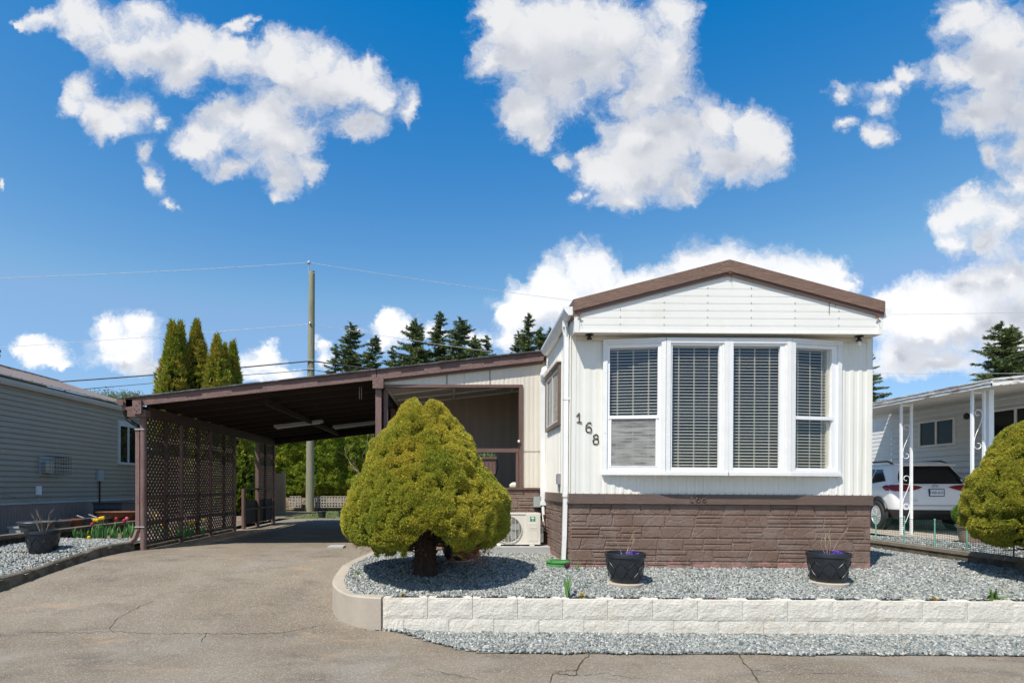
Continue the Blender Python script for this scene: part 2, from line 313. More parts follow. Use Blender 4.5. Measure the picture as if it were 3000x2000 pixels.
def foliage_mat(name, cols, scale=1.5, island=.45, hgrad=None, transl=.25):
    "cols: list of (pos, colour) driven by noise; small islands vary"
    m = bpy.data.materials.new(name); m.use_nodes = True; t = m.node_tree; b = t.nodes['Principled BSDF']
    b.inputs['Roughness'].default_value = .55; b.inputs['Specular IOR Level'].default_value = .25
    tc = t.nodes.new('ShaderNodeTexCoord').outputs['Object']
    n = N('ShaderNodeTexNoise', t, ins={'Vector': tc, 'Scale': scale, 'Detail': 3.0, 'Roughness': .6}).outputs[0]
    ri = t.nodes.new('ShaderNodeNewGeometry').outputs['Random Per Island']
    x = M_('ADD', n, M_('MULTIPLY_ADD', ri, .5, -.25, tree=t), tree=t)
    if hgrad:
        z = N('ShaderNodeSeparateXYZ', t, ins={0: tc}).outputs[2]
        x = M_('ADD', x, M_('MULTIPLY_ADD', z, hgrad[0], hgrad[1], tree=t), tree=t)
    r = N('ShaderNodeValToRGB', t, ins={0: x}); e = r.color_ramp.elements
    e[0].position = cols[0][0]; e[0].color = (*cols[0][1], 1); e[1].position = cols[-1][0]; e[1].color = (*cols[-1][1], 1)
    for p, c in cols[1:-1]: q = e.new(p); q.color = (*c, 1)
    k = N('ShaderNodeMapRange', t, ins={0: M_('FRACT', M_('MULTIPLY', ri, 7.31, tree=t), tree=t), 3: 1 - island, 4: 1 + island}).outputs[0]
    mx = N('ShaderNodeMix', t, data_type='RGBA', blend_type='MULTIPLY', ins={0: 1.0, 6: r.outputs[0], 7: N('ShaderNodeCombineColor', t, ins={0: k, 1: k, 2: k}).outputs[0]})
    t.links.new(mx.outputs[2], b.inputs['Base Color'])
    tr = N('ShaderNodeBsdfTranslucent', t, ins={0: mx.outputs[2]})
    ms = N('ShaderNodeMixShader', t, ins={0: transl, 1: b.outputs[0], 2: tr.outputs[0]})
    t.links.new(ms.outputs[0], t.nodes['Material Output'].inputs[0]); return m
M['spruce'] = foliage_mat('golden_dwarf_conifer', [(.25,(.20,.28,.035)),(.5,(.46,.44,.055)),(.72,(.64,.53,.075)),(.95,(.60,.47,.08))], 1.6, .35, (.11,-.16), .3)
M['spruce2'] = foliage_mat('green_dwarf_conifer', [(.25,(.20,.25,.035)),(.55,(.42,.40,.05)),(.85,(.60,.51,.075))], 2.0, .35, None, .3)
M['cedar'] = foliage_mat('cedar_foliage', [(.2,(.08,.17,.018)),(.5,(.22,.29,.03)),(.75,(.42,.38,.045)),(.95,(.42,.27,.06))], 1.2, .45, (.05,-.12))
M['hedge'] = foliage_mat('hedge_foliage', [(.2,(.10,.18,.022)),(.55,(.34,.42,.05)),(.9,(.66,.62,.09))], .9, .45, None, .3)
M['fir'] = foliage_mat('fir_foliage', [(.2,(.065,.105,.04)),(.6,(.13,.175,.06)),(.95,(.24,.24,.08))], .35, .45, None, .12)
M['box'] = foliage_mat('boxwood_foliage', [(.2,(.07,.15,.02)),(.9,(.17,.28,.05))], 6, .4)
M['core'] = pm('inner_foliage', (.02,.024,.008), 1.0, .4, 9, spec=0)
M['spring'] = foliage_mat('spring_leaves', [(.2,(.12,.15,.05)),(.9,(.26,.28,.10))], 2, .4)
def glass_mat(name, tint=.9, f=1.0):
    m = bpy.data.materials.new(name); m.use_nodes = True; t = m.node_tree; t.nodes.remove(t.nodes['Principled BSDF'])
    tr = N('ShaderNodeBsdfTransparent', t, ins={0: (tint, tint, tint, 1)})
    gl = N('ShaderNodeBsdfGlossy', t, ins={'Roughness': .02})
    g_ = t.nodes.new('ShaderNodeNewGeometry')
    dp = M_('ABSOLUTE', N('ShaderNodeVectorMath', t, operation='DOT_PRODUCT', ins={0: g_.outputs['Incoming'], 1: g_.outputs['Normal']}).outputs['Value'], tree=t)
    fr = M_('MULTIPLY_ADD', M_('POWER', M_('SUBTRACT', 1.0, dp, tree=t, clamp=True), 5.0, tree=t), .9, .045, tree=t)
    nz = N('ShaderNodeBump', t, ins={'Strength': .05, 'Distance': .02, 'Height': N('ShaderNodeTexNoise', t, ins={'Scale': 1.7}).outputs[0]})
    t.links.new(nz.outputs[0], gl.inputs['Normal'])
    ms = N('ShaderNodeMixShader', t, ins={0: M_('MULTIPLY_ADD', fr, 1.6 * f, .03, tree=t, clamp=True), 1: tr.outputs[0], 2: gl.outputs[0]})
    t.links.new(ms.outputs[0], t.nodes['Material Output'].inputs[0]); return m
M['glass'] = glass_mat('window_glass', .96, .8)
def screen_mat():
    m = bpy.data.materials.new('insect_screen'); m.use_nodes = True; t = m.node_tree; b = t.nodes['Principled BSDF']
    b.inputs['Base Color'].default_value = (.40, .39, .37, 1); b.inputs['Roughness'].default_value = .7
    tc = t.nodes.new('ShaderNodeTexCoord').outputs['Object']
    mp = N('ShaderNodeMapping', t, ins={0: tc}); mp.inputs['Scale'].default_value = (1, 1, 7)
    n = N('ShaderNodeTexNoise', t, ins={'Vector': mp.outputs[0], 'Scale': 5.0, 'Detail': 6.0}).outputs[0]
    ms = N('ShaderNodeMixShader', t, ins={0: N('ShaderNodeMapRange', t, ins={0: n, 1: .35, 2: .65, 3: .35, 4: .8}).outputs[0], 1: N('ShaderNodeBsdfTransparent', t).outputs[0], 2: b.outputs[0]})
    t.links.new(ms.outputs[0], t.nodes['Material Output'].inputs[0]); return m
M['screen'] = screen_mat()
def stone_skirt_mat():
    m = pm('brown_stone_skirting', (.178,.114,.084), .55, .14, 3, 0, 50, col2=(.19,.135,.108), mixs=3)
    t = m.node_tree; b = t.nodes['Principled BSDF']; tc = t.nodes.new('ShaderNodeTexCoord').outputs['Object']
    src = b.inputs['Base Color'].links[0].from_socket
    gp = t.nodes.new('ShaderNodeNewGeometry').outputs['Position']; z = N('ShaderNodeSeparateXYZ', t, ins={0: gp}).outputs[2]
    n = N('ShaderNodeTexNoise', t, ins={'Vector': gp, 'Scale': 7.0, 'Detail': 6.0, 'Roughness': .7}).outputs[0]
    f = N('ShaderNodeMapRange', t, interpolation_type='SMOOTHSTEP', ins={0: M_('ADD', M_('MULTIPLY', z, -2.6, tree=t), M_('MULTIPLY', n, 1.6, tree=t), tree=t), 1: -.72, 2: -.48}).outputs[0]
    mx = N('ShaderNodeMix', t, data_type='RGBA', ins={0: f, 6: src}); mx.inputs[7].default_value = (.33,.175,.145,1)
    t.links.new(mx.outputs[2], b.inputs['Base Color'])
    v = N('ShaderNodeTexVoronoi', t, feature='DISTANCE_TO_EDGE', ins={'Vector': N('ShaderNodeVectorMath', t, operation='MULTIPLY_ADD', ins={0: N('ShaderNodeTexNoise', t, ins={'Vector': tc, 'Scale': 12.0}).outputs['Color'], 1: (.12,.12,.12), 2: tc}).outputs[0], 'Scale': 6.0}).outputs[0]
    h = M_('ADD', M_('MULTIPLY', M_('MINIMUM', v, .06, tree=t), 9., tree=t), N('ShaderNodeTexNoise', t, ins={'Vector': tc, 'Scale': 28.0, 'Detail': 5.0}).outputs[0], tree=t)
    bp = N('ShaderNodeBump', t, ins={'Strength': .75, 'Distance': .008, 'Height': h}); t.links.new(bp.outputs[0], b.inputs['Normal'])
    return m
M['stone'] = stone_skirt_mat()
def gravel_mat(name, island=True, sc_=38.0, bright=1.0):
    m = bpy.data.materials.new(name); m.use_nodes = True; t = m.node_tree; b = t.nodes['Principled BSDF']
    b.inputs['Roughness'].default_value = .8; b.inputs['Specular IOR Level'].default_value = .3
    gp = t.nodes.new('ShaderNodeNewGeometry')
    if island: x = gp.outputs['Random Per Island']
    else:
        vo = N('ShaderNodeTexVoronoi', t, ins={'Vector': gp.outputs['Position'], 'Scale': sc_})
        x = N('ShaderNodeSeparateColor', t, ins={0: vo.outputs['Color']}).outputs[0]
        bp = N('ShaderNodeBump', t, ins={'Strength': 1.0, 'Distance': .012, 'Height': M_('SUBTRACT', 1.0, vo.outputs['Distance'], tree=t)}); t.links.new(bp.outputs[0], b.inputs['Normal'])
    r = N('ShaderNodeValToRGB', t, ins={0: x}); r.color_ramp.interpolation = 'CONSTANT'; e = r.color_ramp.elements
    pal = [(0,(.14,.16,.165)),(.12,(.30,.34,.335)),(.3,(.23,.27,.26)),(.45,(.40,.44,.43)),(.6,(.18,.215,.22)),(.7,(.34,.38,.36)),(.82,(.54,.57,.56)),(.92,(.41,.37,.30)),(.96,(.10,.115,.125))]
    e[0].position = 0; e[0].color = (*[c*bright for c in pal[0][1]],1); e[1].position = pal[-1][0]; e[1].color = (*[c*bright for c in pal[-1][1]],1)
    for p, c in pal[1:-1]: q = e.new(p); q.color = (*[k*bright for k in c], 1)
    n = N('ShaderNodeTexNoise', t, ins={'Vector': gp.outputs['Position'], 'Scale': 60.0, 'Detail': 3.0}).outputs[0]
    k = N('ShaderNodeMapRange', t, ins={0: n, 1: .3, 2: .7, 3: .8, 4: 1.2}).outputs[0]
    mx = N('ShaderNodeMix', t, data_type='RGBA', blend_type='MULTIPLY', ins={0: 1.0, 6: r.outputs[0], 7: N('ShaderNodeCombineColor', t, ins={0: M_('MULTIPLY', k, 1.05, tree=t), 1: M_('MULTIPLY', k, .985, tree=t), 2: M_('MULTIPLY', k, .945, tree=t)}).outputs[0]})
    t.links.new(mx.outputs[2], b.inputs['Base Color']); return m
M['gravel'] = gravel_mat('grey_green_stones', True, 38, .84); M['gravel_base'] = gravel_mat('gravel_bed', False, 38, .7); M['gravel_far'] = gravel_mat('pale_gravel', False, 26, 1.25)
def asphalt_mat():
    m = bpy.data.materials.new('worn_asphalt'); m.use_nodes = True; t = m.node_tree; b = t.nodes['Principled BSDF']
    b.inputs['Roughness'].default_value = .88; b.inputs['Specular IOR Level'].default_value = .25
    g = t.nodes.new('ShaderNodeNewGeometry').outputs['Position']
    def nz(s, det=4.0, ro=.55, st=(1,1,1), w=None):
        mp = N('ShaderNodeMapping', t, ins={0: w or g}); mp.inputs['Scale'].default_value = st
        return N('ShaderNodeTexNoise', t, ins={'Vector': mp.outputs[0], 'Scale': s, 'Detail': det, 'Roughness': ro}).outputs[0]
    def mr(x, a, b_, c=0., d=1.): return N('ShaderNodeMapRange', t, interpolation_type='SMOOTHSTEP', ins={0: x, 1: a, 2: b_, 3: c, 4: d}).outputs[0]
    def mix(f, A, B):
        q = N('ShaderNodeMix', t, data_type='RGBA', ins={0: f})
        for i, v in ((6, A), (7, B)):
            if isinstance(v, tuple): q.inputs[i].default_value = (*v, 1)
            else: t.links.new(v, q.inputs[i])
        return q.outputs[2]
    c = mix(mr(nz(.8, 5, .6), .35, .65), (.195,.158,.114), (.250,.212,.160))
    c = mix(mr(nz(1.7, 6, .65, (.7,1.6,1)), .50, .72, 0, .75), c, (.125,.105,.085))          # oil and tyre stains
    c = mix(mr(nz(1.1, 5, .6, (1,2.2,1)), .56, .74, 0, .7), c, (.34,.25,.165))               # orange-brown dust
    c = mix(mr(nz(.9, 3, .5, (1,1,1), N('ShaderNodeVectorMath', t, operation='ADD', ins={0: g, 1: (7,3,0)}).outputs[0]), .55, .7, 0, .6), c, (.27,.247,.208))
    vo = N('ShaderNodeTexVoronoi', t, ins={'Vector': g, 'Scale': 125.0})
    sp = N('ShaderNodeSeparateColor', t, ins={0: vo.outputs['Color']}).outputs[0]
    c = mix(mr(sp, .82, .98, 0, .6), c, (.46,.42,.36)); c = mix(mr(sp, .18, .05, 0, .4), c, (.07,.06,.05))
    # pale scratches
    for ang, off in ((25, 0), (-35, 5), (70, 9)):
        mp = N('ShaderNodeMapping', t, ins={0: g}); mp.inputs['Rotation'].default_value = (0, 0, R(ang)); mp.inputs['Location'].default_value = (off, off, 0); mp.inputs['Scale'].default_value = (1.2, 26, 1)
        n = N('ShaderNodeTexNoise', t, ins={'Vector': mp.outputs[0], 'Scale': 1.0, 'Detail': 1.0}).outputs[0]
        c = mix(M_('MULTIPLY', mr(n, .755, .80, 0, .5), mr(nz(1.3 + off * .1, 2), .5, .6), tree=t), c, (.44,.40,.35))
    # meandering hairline cracks
    wv = N('ShaderNodeVectorMath', t, operation='MULTIPLY_ADD', ins={0: N('ShaderNodeTexNoise', t, ins={'Vector': g, 'Scale': 3.0, 'Detail': 5.0}).outputs['Color'], 1: (.35,.35,0), 2: g}).outputs[0]
    cv = N('ShaderNodeTexVoronoi', t, feature='DISTANCE_TO_EDGE', ins={'Vector': wv, 'Scale': .38}).outputs[0]
    ck = M_('MULTIPLY', mr(cv, .0035, .001, 0, .85), mr(nz(.6, 2), .5, .56), tree=t)
    t.links.new(c, b.inputs['Base Color'])
    bp = N('ShaderNodeBump', t, ins={'Strength': .45, 'Distance': .005, 'Height': M_('ADD', vo.outputs['Distance'], nz(140., 2), tree=t)}); t.links.new(bp.outputs[0], b.inputs['Normal'])
    return m
M['asphalt'] = asphalt_mat()
def block_mat():
    m = pm('split_face_block', (.70,.65,.56), .85, .10, 6, 0, 10, col2=(.62,.54,.43), mixs=2.2, mixlo=.52, mixhi=.75)
    t = m.node_tree; b = t.nodes['Principled BSDF']; tc = t.nodes.new('ShaderNodeTexCoord').outputs['Object']
    n = N('ShaderNodeTexNoise', t, ins={'Vector': tc, 'Scale': 34.0, 'Detail': 7.0, 'Roughness': .68}).outputs[0]
    bp = N('ShaderNodeBump', t, ins={'Strength': 1.0, 'Distance': .014, 'Height': n}); t.links.new(bp.outputs[0], b.inputs['Normal']); return m
M['block'] = block_mat()
# ------------------------------------------------------------------ ground
def sm(t): t = min(1, max(0, t)); return t * t * (3 - 2 * t)
def G(x, y): return .5 * sm((y - 5.2) / 3.4) * (1 - (sm((x + 1.0) / 1.2) if y < 5.93 else 0)) - (.0055 * max(0, x + .72) if 4.9 < y < 5.93 and x < 9 else 0)
def YD(x, y): return .355 + .155 * min(1, max(0, (y - 5.95) / 1.05)) - .0055 * (x + .72)
def grid(xs, ys, zf, keep=None):
    xs = list(xs); ys = list(ys); V_ = [(x, y, zf(x, y)) for y in ys for x in xs]; n = len(xs); F_ = []
    for j in range(len(ys)-1):
        for i in range(n-1):
            if keep is None or keep((xs[i]+xs[i+1])/2, (ys[j]+ys[j+1])/2): F_.append((j*n+i, j*n+i+1, (j+1)*n+i+1, (j+1)*n+i))
    mb = MB(); mb.v = V_; mb.f = F_; return mb
def rng_(a, b, s): return list(np.arange(a, b + s * .5, s))
far = [-500,-200,-80,-40] 
xs = far + rng_(-25, 5, 2.5) + [6.85, 7.0] + rng_(7.5, 25, 2.5) + [40,80,200,500]; ys = [-60,-20] + rng_(-6, 20, .5) + [22,25,30,45,80,200,600]
tag(grid(xs, ys, lambda x, y: G(x, y) - .05 - (.10 if x > 6.9 else 0)).build('ground', M['grass'], None), kind='structure')
xs = rng_(-30, -8, 2) + rng_(-7.5, 9.9, .3) + rng_(10, 40, 3); ys = rng_(-6, 4, 1) + rng_(4.2, 17.4, .2) + [17.5]
def inroad(x, y): return y < 5.9 or (-5.6 < x < -.95)
tag(grid(xs, ys, lambda x, y: G(x, y), inroad).build('road', M['asphalt'], None, True), kind='structure')
def stones(name, regions, seed, m=None, smin=.007, smax=.0155):
    rg = np.random.default_rng(seed); pts = []
    for (x0, x1, y0, y1, dens, ok, zf) in regions:
        n = int((x1-x0)*(y1-y0)*dens); X = rg.uniform(x0, x1, n); Y = rg.uniform(y0, y1, n)
        for x, y in zip(X, Y):
            if ok is None or ok(x, y): pts.append((x, y, zf(x, y)))
    Pn = np.array(pts); n = len(Pn)
    base = np.array([(-1,-1,-1),(1,-1,-1),(1,1,-1),(-1,1,-1),(-.8,-.8,1),(.8,-.8,1),(.8,.8,1),(-.8,.8,1)], float)
    V_ = base[None] * rg.uniform(.6, 1.25, (n, 8, 3)) * (rg.uniform(smin, smax, (n, 1, 1)) * np.stack([rg.uniform(.8,1.5,n), rg.uniform(.7,1.1,n), rg.uniform(.4,.8,n)], 1)[:, None, :])
    q = rg.normal(size=(n, 4)); q[:, 1:3] *= .45; q /= np.linalg.norm(q, axis=1)[:, None]; w, x, y, z = q.T
    Rm = np.stack([1-2*(y*y+z*z),2*(x*y-z*w),2*(x*z+y*w),2*(x*y+z*w),1-2*(x*x+z*z),2*(y*z-x*w),2*(x*z-y*w),2*(y*z+x*w),1-2*(x*x+y*y)],1).reshape(n,3,3)
    V_ = np.einsum('nij,nkj->nki', Rm, V_) + Pn[:, None, :] + np.stack([np.zeros(n), np.zeros(n), rg.uniform(0, .012, n)], 1)[:, None, :]
    Fb = np.array([(0,3,2,1),(4,5,6,7),(0,1,5,4),(1,2,6,5),(2,3,7,6),(3,0,4,7)])
    F_ = (Fb[None] + (np.arange(n) * 8)[:, None, None]).reshape(-1, 4)
    return mesh_np(name, V_.reshape(-1, 3), F_, m or M['gravel'])
# the curved edge of the yard
KERB = [(-.74,5.80),(-.95,5.86),(-1.15,6.0),(-1.30,6.22),(-1.37,6.5),(-1.37,7.0),(-1.33,7.6),(-1.25,8.2),(-1.18,8.9)]
def kerb_x(y):
    if y <= KERB[0][1]: return KERB[0][0]
    for a, b in zip(KERB, KERB[1:]):
        if a[1] <= y <= b[1]: return a[0] + (b[0]-a[0]) * (y-a[1]) / (b[1]-a[1])
    return KERB[-1][0]
def in_yard(x, y):
    if x < kerb_x(y) + .12 or y < 5.93: return False
    if x < 1.42: return y < 8.9
    if x < 5.07: return y < 6.99
    return y < 11.9
def yardz(x, y): return YD(x, y)
g1 = grid(rng_(-1.4, 6.9, .05), rng_(5.9, 12, .05), lambda x, y: yardz(x, y) - .012 + .008 * mnoise.noise(Vector((x*3, y*3, 0))), lambda x, y: (x > kerb_x(y) + .04) and (y < 9 or x > 4.9))
tag(g1.build('gravel_ground', M['gravel_base'], None), kind='structure')
tag(stones('yard_gravel', [(-1.4,6.88,5.93,7.0,4600,in_yard,yardz),(-1.4,1.42,7.0,8.9,3200,in_yard,yardz),(5.07,6.88,7.0,11.5,2200,in_yard,yardz)], 1), kind='stuff')
def strip_edge(x): return 5.14 if x > .4 else 5.14 + .66 * sm((.4 - x) / 1.15) ** 1.1
g2 = grid(rng_(-.8, 9, .1), rng_(5.1, 5.85, .05), lambda x, y: G(x, y) + .008, lambda x, y: y > strip_edge(x))
tag(g2.build('gravel_strip', M['gravel_base'], None), kind='structure')
tag(stones('strip_gravel', [(-.8,9,5.08,5.82,5200,lambda x, y: y > strip_edge(x) + .05*mnoise.noise(Vector((x*4,y*4,0))) and x > -.74, lambda x, y: G(x,y)+.012)], 2), kind='stuff')
# left bed: gravel, soil
LK = [(-6.6,4.6),(-5.85,5.75),(-5.45,6.75),(-5.22,7.5),(-5.05,8.2),(-4.93,8.85)]
def lk_x(y):
    if y <= LK[0][1]: return LK[0][0]
    for a, b in zip(LK, LK[1:]):
        if a[1] <= y <= b[1]: return a[0] + (b[0]-a[0]) * (y-a[1]) / (b[1]-a[1])
    return -4.9
def lbz(x, y): return max(G(x, y) + .10, .30 + .19 * sm((y - 5.8) / 2.3)) + (.02 if y > 8 else 0)
g3 = grid(rng_(-9.4, -4.8, .1), rng_(5, 9.7, .1), lambda x, y: lbz(x, y) - .01, lambda x, y: x < lk_x(y) - .02)
tag(g3.build('gravel_bed', M['gravel_base'], None), kind='structure')
tag(stones('bed_gravel', [(-7.0,-4.8,5.8,9.55,2500,lambda x, y: x < lk_x(y) - .07 and y < 9.55 - .25*math.sin(x*3), lambda x, y: lbz(x, y) - .003)], 3), kind='stuff')
g4 = grid(rng_(-9.4, -4.95, .1), rng_(9.3, 17.5, .1), lambda x, y: .53 + .04 * sm((y-9.3)/.6) + .03 * mnoise.noise(Vector((x*2.5, y*2.5, 1))), None)
tag(g4.build('soil_bed', M['soil'], None), kind='structure')
g5 = grid(rng_(7.02, 12.9, .3), rng_(6.9, 22, .3), lambda x, y: .52 - .10 * sm((y - 8) / 5), lambda x, y: x < 9.2 or y < 10.3)
tag(g5.build('neighbour_gravel', M['gravel_far'], None), kind='structure')
tag(stones('neighbour_stones', [(7.05,9.5,7.0,12.0,600,None,lambda x, y: .52 - .10 * sm((y - 8) / 5))], 7, None, .010, .018), kind='stuff')
tag(grid([9.3,10.5,12.9], [10.4,12,14,18,22], lambda x, y: .535 - .10 * sm((y - 8) / 5)).build('carport_slab', M['tan_concrete'], None), kind='structure')
def ground_at(px, py):
    lo, hi = 3.0, 17.0
    for _ in range(40):
        m_ = (lo + hi)/2; x = (px-VX)*m_/F
        if VY + (CZ - G(x, m_))*F/m_ > py: lo = m_
        else: hi = m_
    return (px-VX)*lo/F, lo
def cracks():
    mb = MB(); rg = random.Random(5)
    for line, w in (([(90,1851),(200,1853),(330,1850),(470,1856),(600,1855),(720,1856),(830,1852),(900,1838),(960,1828)], .006), ([(330,1851),(322,1840),(340,1815),(400,1780),(450,1760)], .005), ([(605,1856),(590,1880)], .005),
        ([(1728,1915),(1700,1940),(1690,1965),(1688,1980),(1622,1972),(1610,2000)], .009), ([(1690,1962),(1625,1968)], .006), ([(2165,1912),(2178,1940),(2205,1965),(2225,2000)], .010), ([(1688,1978),(1760,1972),(1860,1985)], .004), ([(2205,1963),(2330,1975),(2500,1970)], .004), ([(1250,1960),(1400,1990)], .004)):
        pts = []
        for (a, b), (c, d) in zip(line, line[1:]):
            n = max(3, int(math.hypot(c-a, d-b)/9))
            for k in range(n): t = k/n; pts.append(ground_at(a+(c-a)*t + rg.uniform(-3,3), b+(d-b)*t + rg.uniform(-2.2,2.2)))
        pts.append(ground_at(*line[-1]))
        for (x0, y0), (x1, y1) in zip(pts, pts[1:]):
            d = Vector((x1-x0, y1-y0)).normalized(); q = w*rg.uniform(.3, 1)/2*1.6; nx, ny = -d.y*q, d.x*q
            mb.quad((x0-nx,y0-ny,G(x0,y0)+.004),(x1-nx,y1-ny,G(x1,y1)+.004),(x1+nx,y1+ny,G(x1,y1)+.004),(x0+nx,y0+ny,G(x0,y0)+.004))
    tag(mb.build('road_cracks', pm('crack_dirt', (.055,.048,.028), .95, .4, 8, col2=(.09,.10,.03), mixs=3), None), kind='structure')
cracks()
# ------------------------------------------------------------------ kerbs
def sweep_wall(name, line, w, ztop, zbot, m, label, cat, side=1):
    mb = MB(); L = [Vector((a, b, 0)) for a, b in line]; prev = None; rows = []
    for i, p in enumerate(L):
        d = (L[min(i+1, len(L)-1)] - L[max(i-1, 0)]).normalized(); nrm = Vector((d.y, -d.x, 0)) * side
        q = p + nrm * w; zt = ztop(p.x, p.y); zb = zbot(p.x, p.y)
        rows.append([(p.x,p.y,zb),(p.x,p.y,zt-.015),(p.x+nrm.x*.015,p.y+nrm.y*.015,zt),(q.x-nrm.x*.012,q.y-nrm.y*.012,zt),(q.x,q.y,zt-.012),(q.x,q.y,zb)])
    V_ = [v for r in rows for v in r]; k = 6; F_ = []
    for i in range(len(rows)-1):
        for j in range(k): F_.append((i*k+j, (i+1)*k+j, (i+1)*k+(j+1)%k, i*k+(j+1)%k))
    F_ += [tuple(range(k)), tuple((len(rows)-1)*k+j for j in range(k))[::-1]]
    mb.add(V_, F_); return tag(mb.build(name, m, None, True), label, cat)
def dense(line, n=6):
    out = []
    P_ = [Vector((*line[0], 0))] + [Vector((*p, 0)) for p in line] + [Vector((*line[-1], 0))]
    for i in range(1, len(P_)-2):
        for k in range(n):
            t = k / n; a, b, c, d = P_[i-1], P_[i], P_[i+1], P_[i+2]
            v = .5 * ((2*b) + (c-a)*t + (2*a-5*b+4*c-d)*t*t + (3*b-a-3*c+d)*t**3); out.append((v.x, v.y))
    out.append(line[-1]); return out
sweep_wall('concrete_kerb', dense(KERB), .14, lambda x, y: YD(x, y) + .015, lambda x, y: G(x, y) - .06, M['tan_concrete'], 'curved tan concrete kerb wall round the left end of the gravel yard', 'kerb', 1)
sweep_wall('garden_kerb', dense(LK), .10, lambda x, y: lbz(x, y) + .02, lambda x, y: G(x, y) - .06, M['old_concrete'], 'low weathered concrete kerb between driveway and left gravel bed', 'kerb', -1)
sweep_wall('trellis_footing', [(-4.86,9.0),(-4.86,12.7)], .16, lambda x, y: .56, lambda x, y: .4, M['old_concrete'], 'crumbling concrete footing under the lattice screen of the carport', 'footing', -1)
# ------------------------------------------------------------------ block retaining wall
def retaining():
    r = thing('retaining_wall', (4, 5.85, 0), 'low cream split face block retaining wall two courses high along the road', 'retaining wall')
    rg = random.Random(4)
    for ci, (z0, z1, first) in enumerate(((-.12, .157, -.09), (.1585, .362, .57))):
        mb = MB(); x = -.72; nx = -.72 + (.455 if ci else .215)
        # front faces, each block a rough little grid
        while x < 8.6:
            x1 = nx - .0035; nxg = 10; nzg = 5; V_ = []; F_ = []
            dy = rg.uniform(-.004, .004); sl = -.0065 * (x + .72)
            for j in range(nzg+1):
                for i in range(nxg+1):
                    u = i/nxg; v = j/nzg; edge = min(u, 1-u, v*.6, (1-v)*.6)
                    d = .005 * min(1, edge/.06) * (1 + .8*mnoise.noise(Vector((x*3+u*3.5, v*2.2, ci*9)))) + (.0035*mnoise.noise(Vector((x*9+u*14, v*8, 3))) if edge > 0 else 0)
                    V_.append((x + u*(x1-x), 5.79 + dy - d + .012, z0 + v*(z1-z0) + sl))
            for j in range(nzg):
                for i in range(nxg): F_.append((j*(nxg+1)+i, j*(nxg+1)+i+1, (j+1)*(nxg+1)+i+1, (j+1)*(nxg+1)+i))
            mb.add(V_, F_)
            yb = 5.79 + dy + .0155; zt = z1 + sl; zb = z0 + sl
            # body with a planting hollow on top for the upper course
            if ci:
                c0, c1 = x + .07, x1 - .07; y1 = 5.985; yi = 5.845
                mb.add([(x,yb,zt),(x1,yb,zt),(x1-.008,y1,zt),(x+.008,y1,zt),(c0,yi,zt),(c1,yi,zt),(c1-.03,y1-.025,zt),(c0+.03,y1-.025,zt),
                        (c0,yi,zt-.05),(c1,yi,zt-.05),(c1-.03,y1-.025,zt-.05),(c0+.03,y1-.025,zt-.05),(x,yb,zb),(x1,yb,zb),(x1-.008,y1,zb),(x+.008,y1,zb)],
                    [(0,1,5,4),(1,2,6,5),(2,3,7,6),(3,0,4,7),(4,5,9,8),(5,6,10,9),(6,7,11,10),(7,4,8,11),(8,9,10,11),(1,0,12,13),(2,1,13,14),(3,2,14,15),(0,3,15,12)])
            else: mb.box(x, x1, yb, 5.98, zb, zt)
            x = nx; nx += .4552
        mb.build('block_course', M['block'], r)
    mb = MB(); mb.box(-.715, 8.6, 5.83, 5.96, -.05, .27); mb.build('wall_core', M['soil'], r)
retaining()
# right-hand property wall
def prop_wall():
    r = thing('property_wall', (6.97, 9, .4), 'low brown mossy block wall between the gravel yard and the neighbour to the right', 'wall')
    mb = MB(); y = 6.95
    rg = random.Random(2)
    while y < 13: mb.box(6.87, 7.05, y, y + .397, .30, .565 + rg.uniform(-.004,.004)); y += .4
    mb.build('blocks', M['old_concrete'], r)
    mb = MB(); mb.box(6.855, 7.065, 6.94, 13, .566, .612); mb.build('coping', pm('coping_concrete', (.22,.185,.14), .9, .2, 8, .6, 60), r)
prop_wall()
# ------------------------------------------------------------------ siding helpers
def ribbed(mb, p0, p1, z0, z1, nrm, period=.1, depth=.008, prof=((0,0),(.12,0),(.2,1),(.55,1),(.63,0)), seam=None):
    "vertical ribs between plan points p0 and p1; z0,z1 numbers or functions of distance"
    p0 = Vector((*p0, 0)); p1 = Vector((*p1, 0)); L = (p1-p0).length; d = (p1-p0).normalized(); n = Vector((*nrm, 0))
    f0 = z0 if callable(z0) else (lambda t: z0); f1 = z1 if callable(z1) else (lambda t: z1)
    ts = [(0., 0.)]; k = 0
    while k * period < L:
        for a, h in prof:
            t = (k + a) * period
            if 0 < t < L: ts.append((t, h * depth))
        if seam and k % seam == 0 and k:
            ts.append((k*period - .004, -.004)); ts.append((k*period + .001, -.004)); ts.sort()
        k += 1
    ts.append((L, 0.)); V_ = []; F_ = []
    for t, h in ts:
        q = p0 + d*t + n*h; V_ += [(q.x, q.y, f0(t)), (q.x, q.y, f1(t))]
    for i in range(len(ts)-1): F_.append((2*i, 2*i+2, 2*i+3, 2*i+1))
    mb.add(V_, F_)
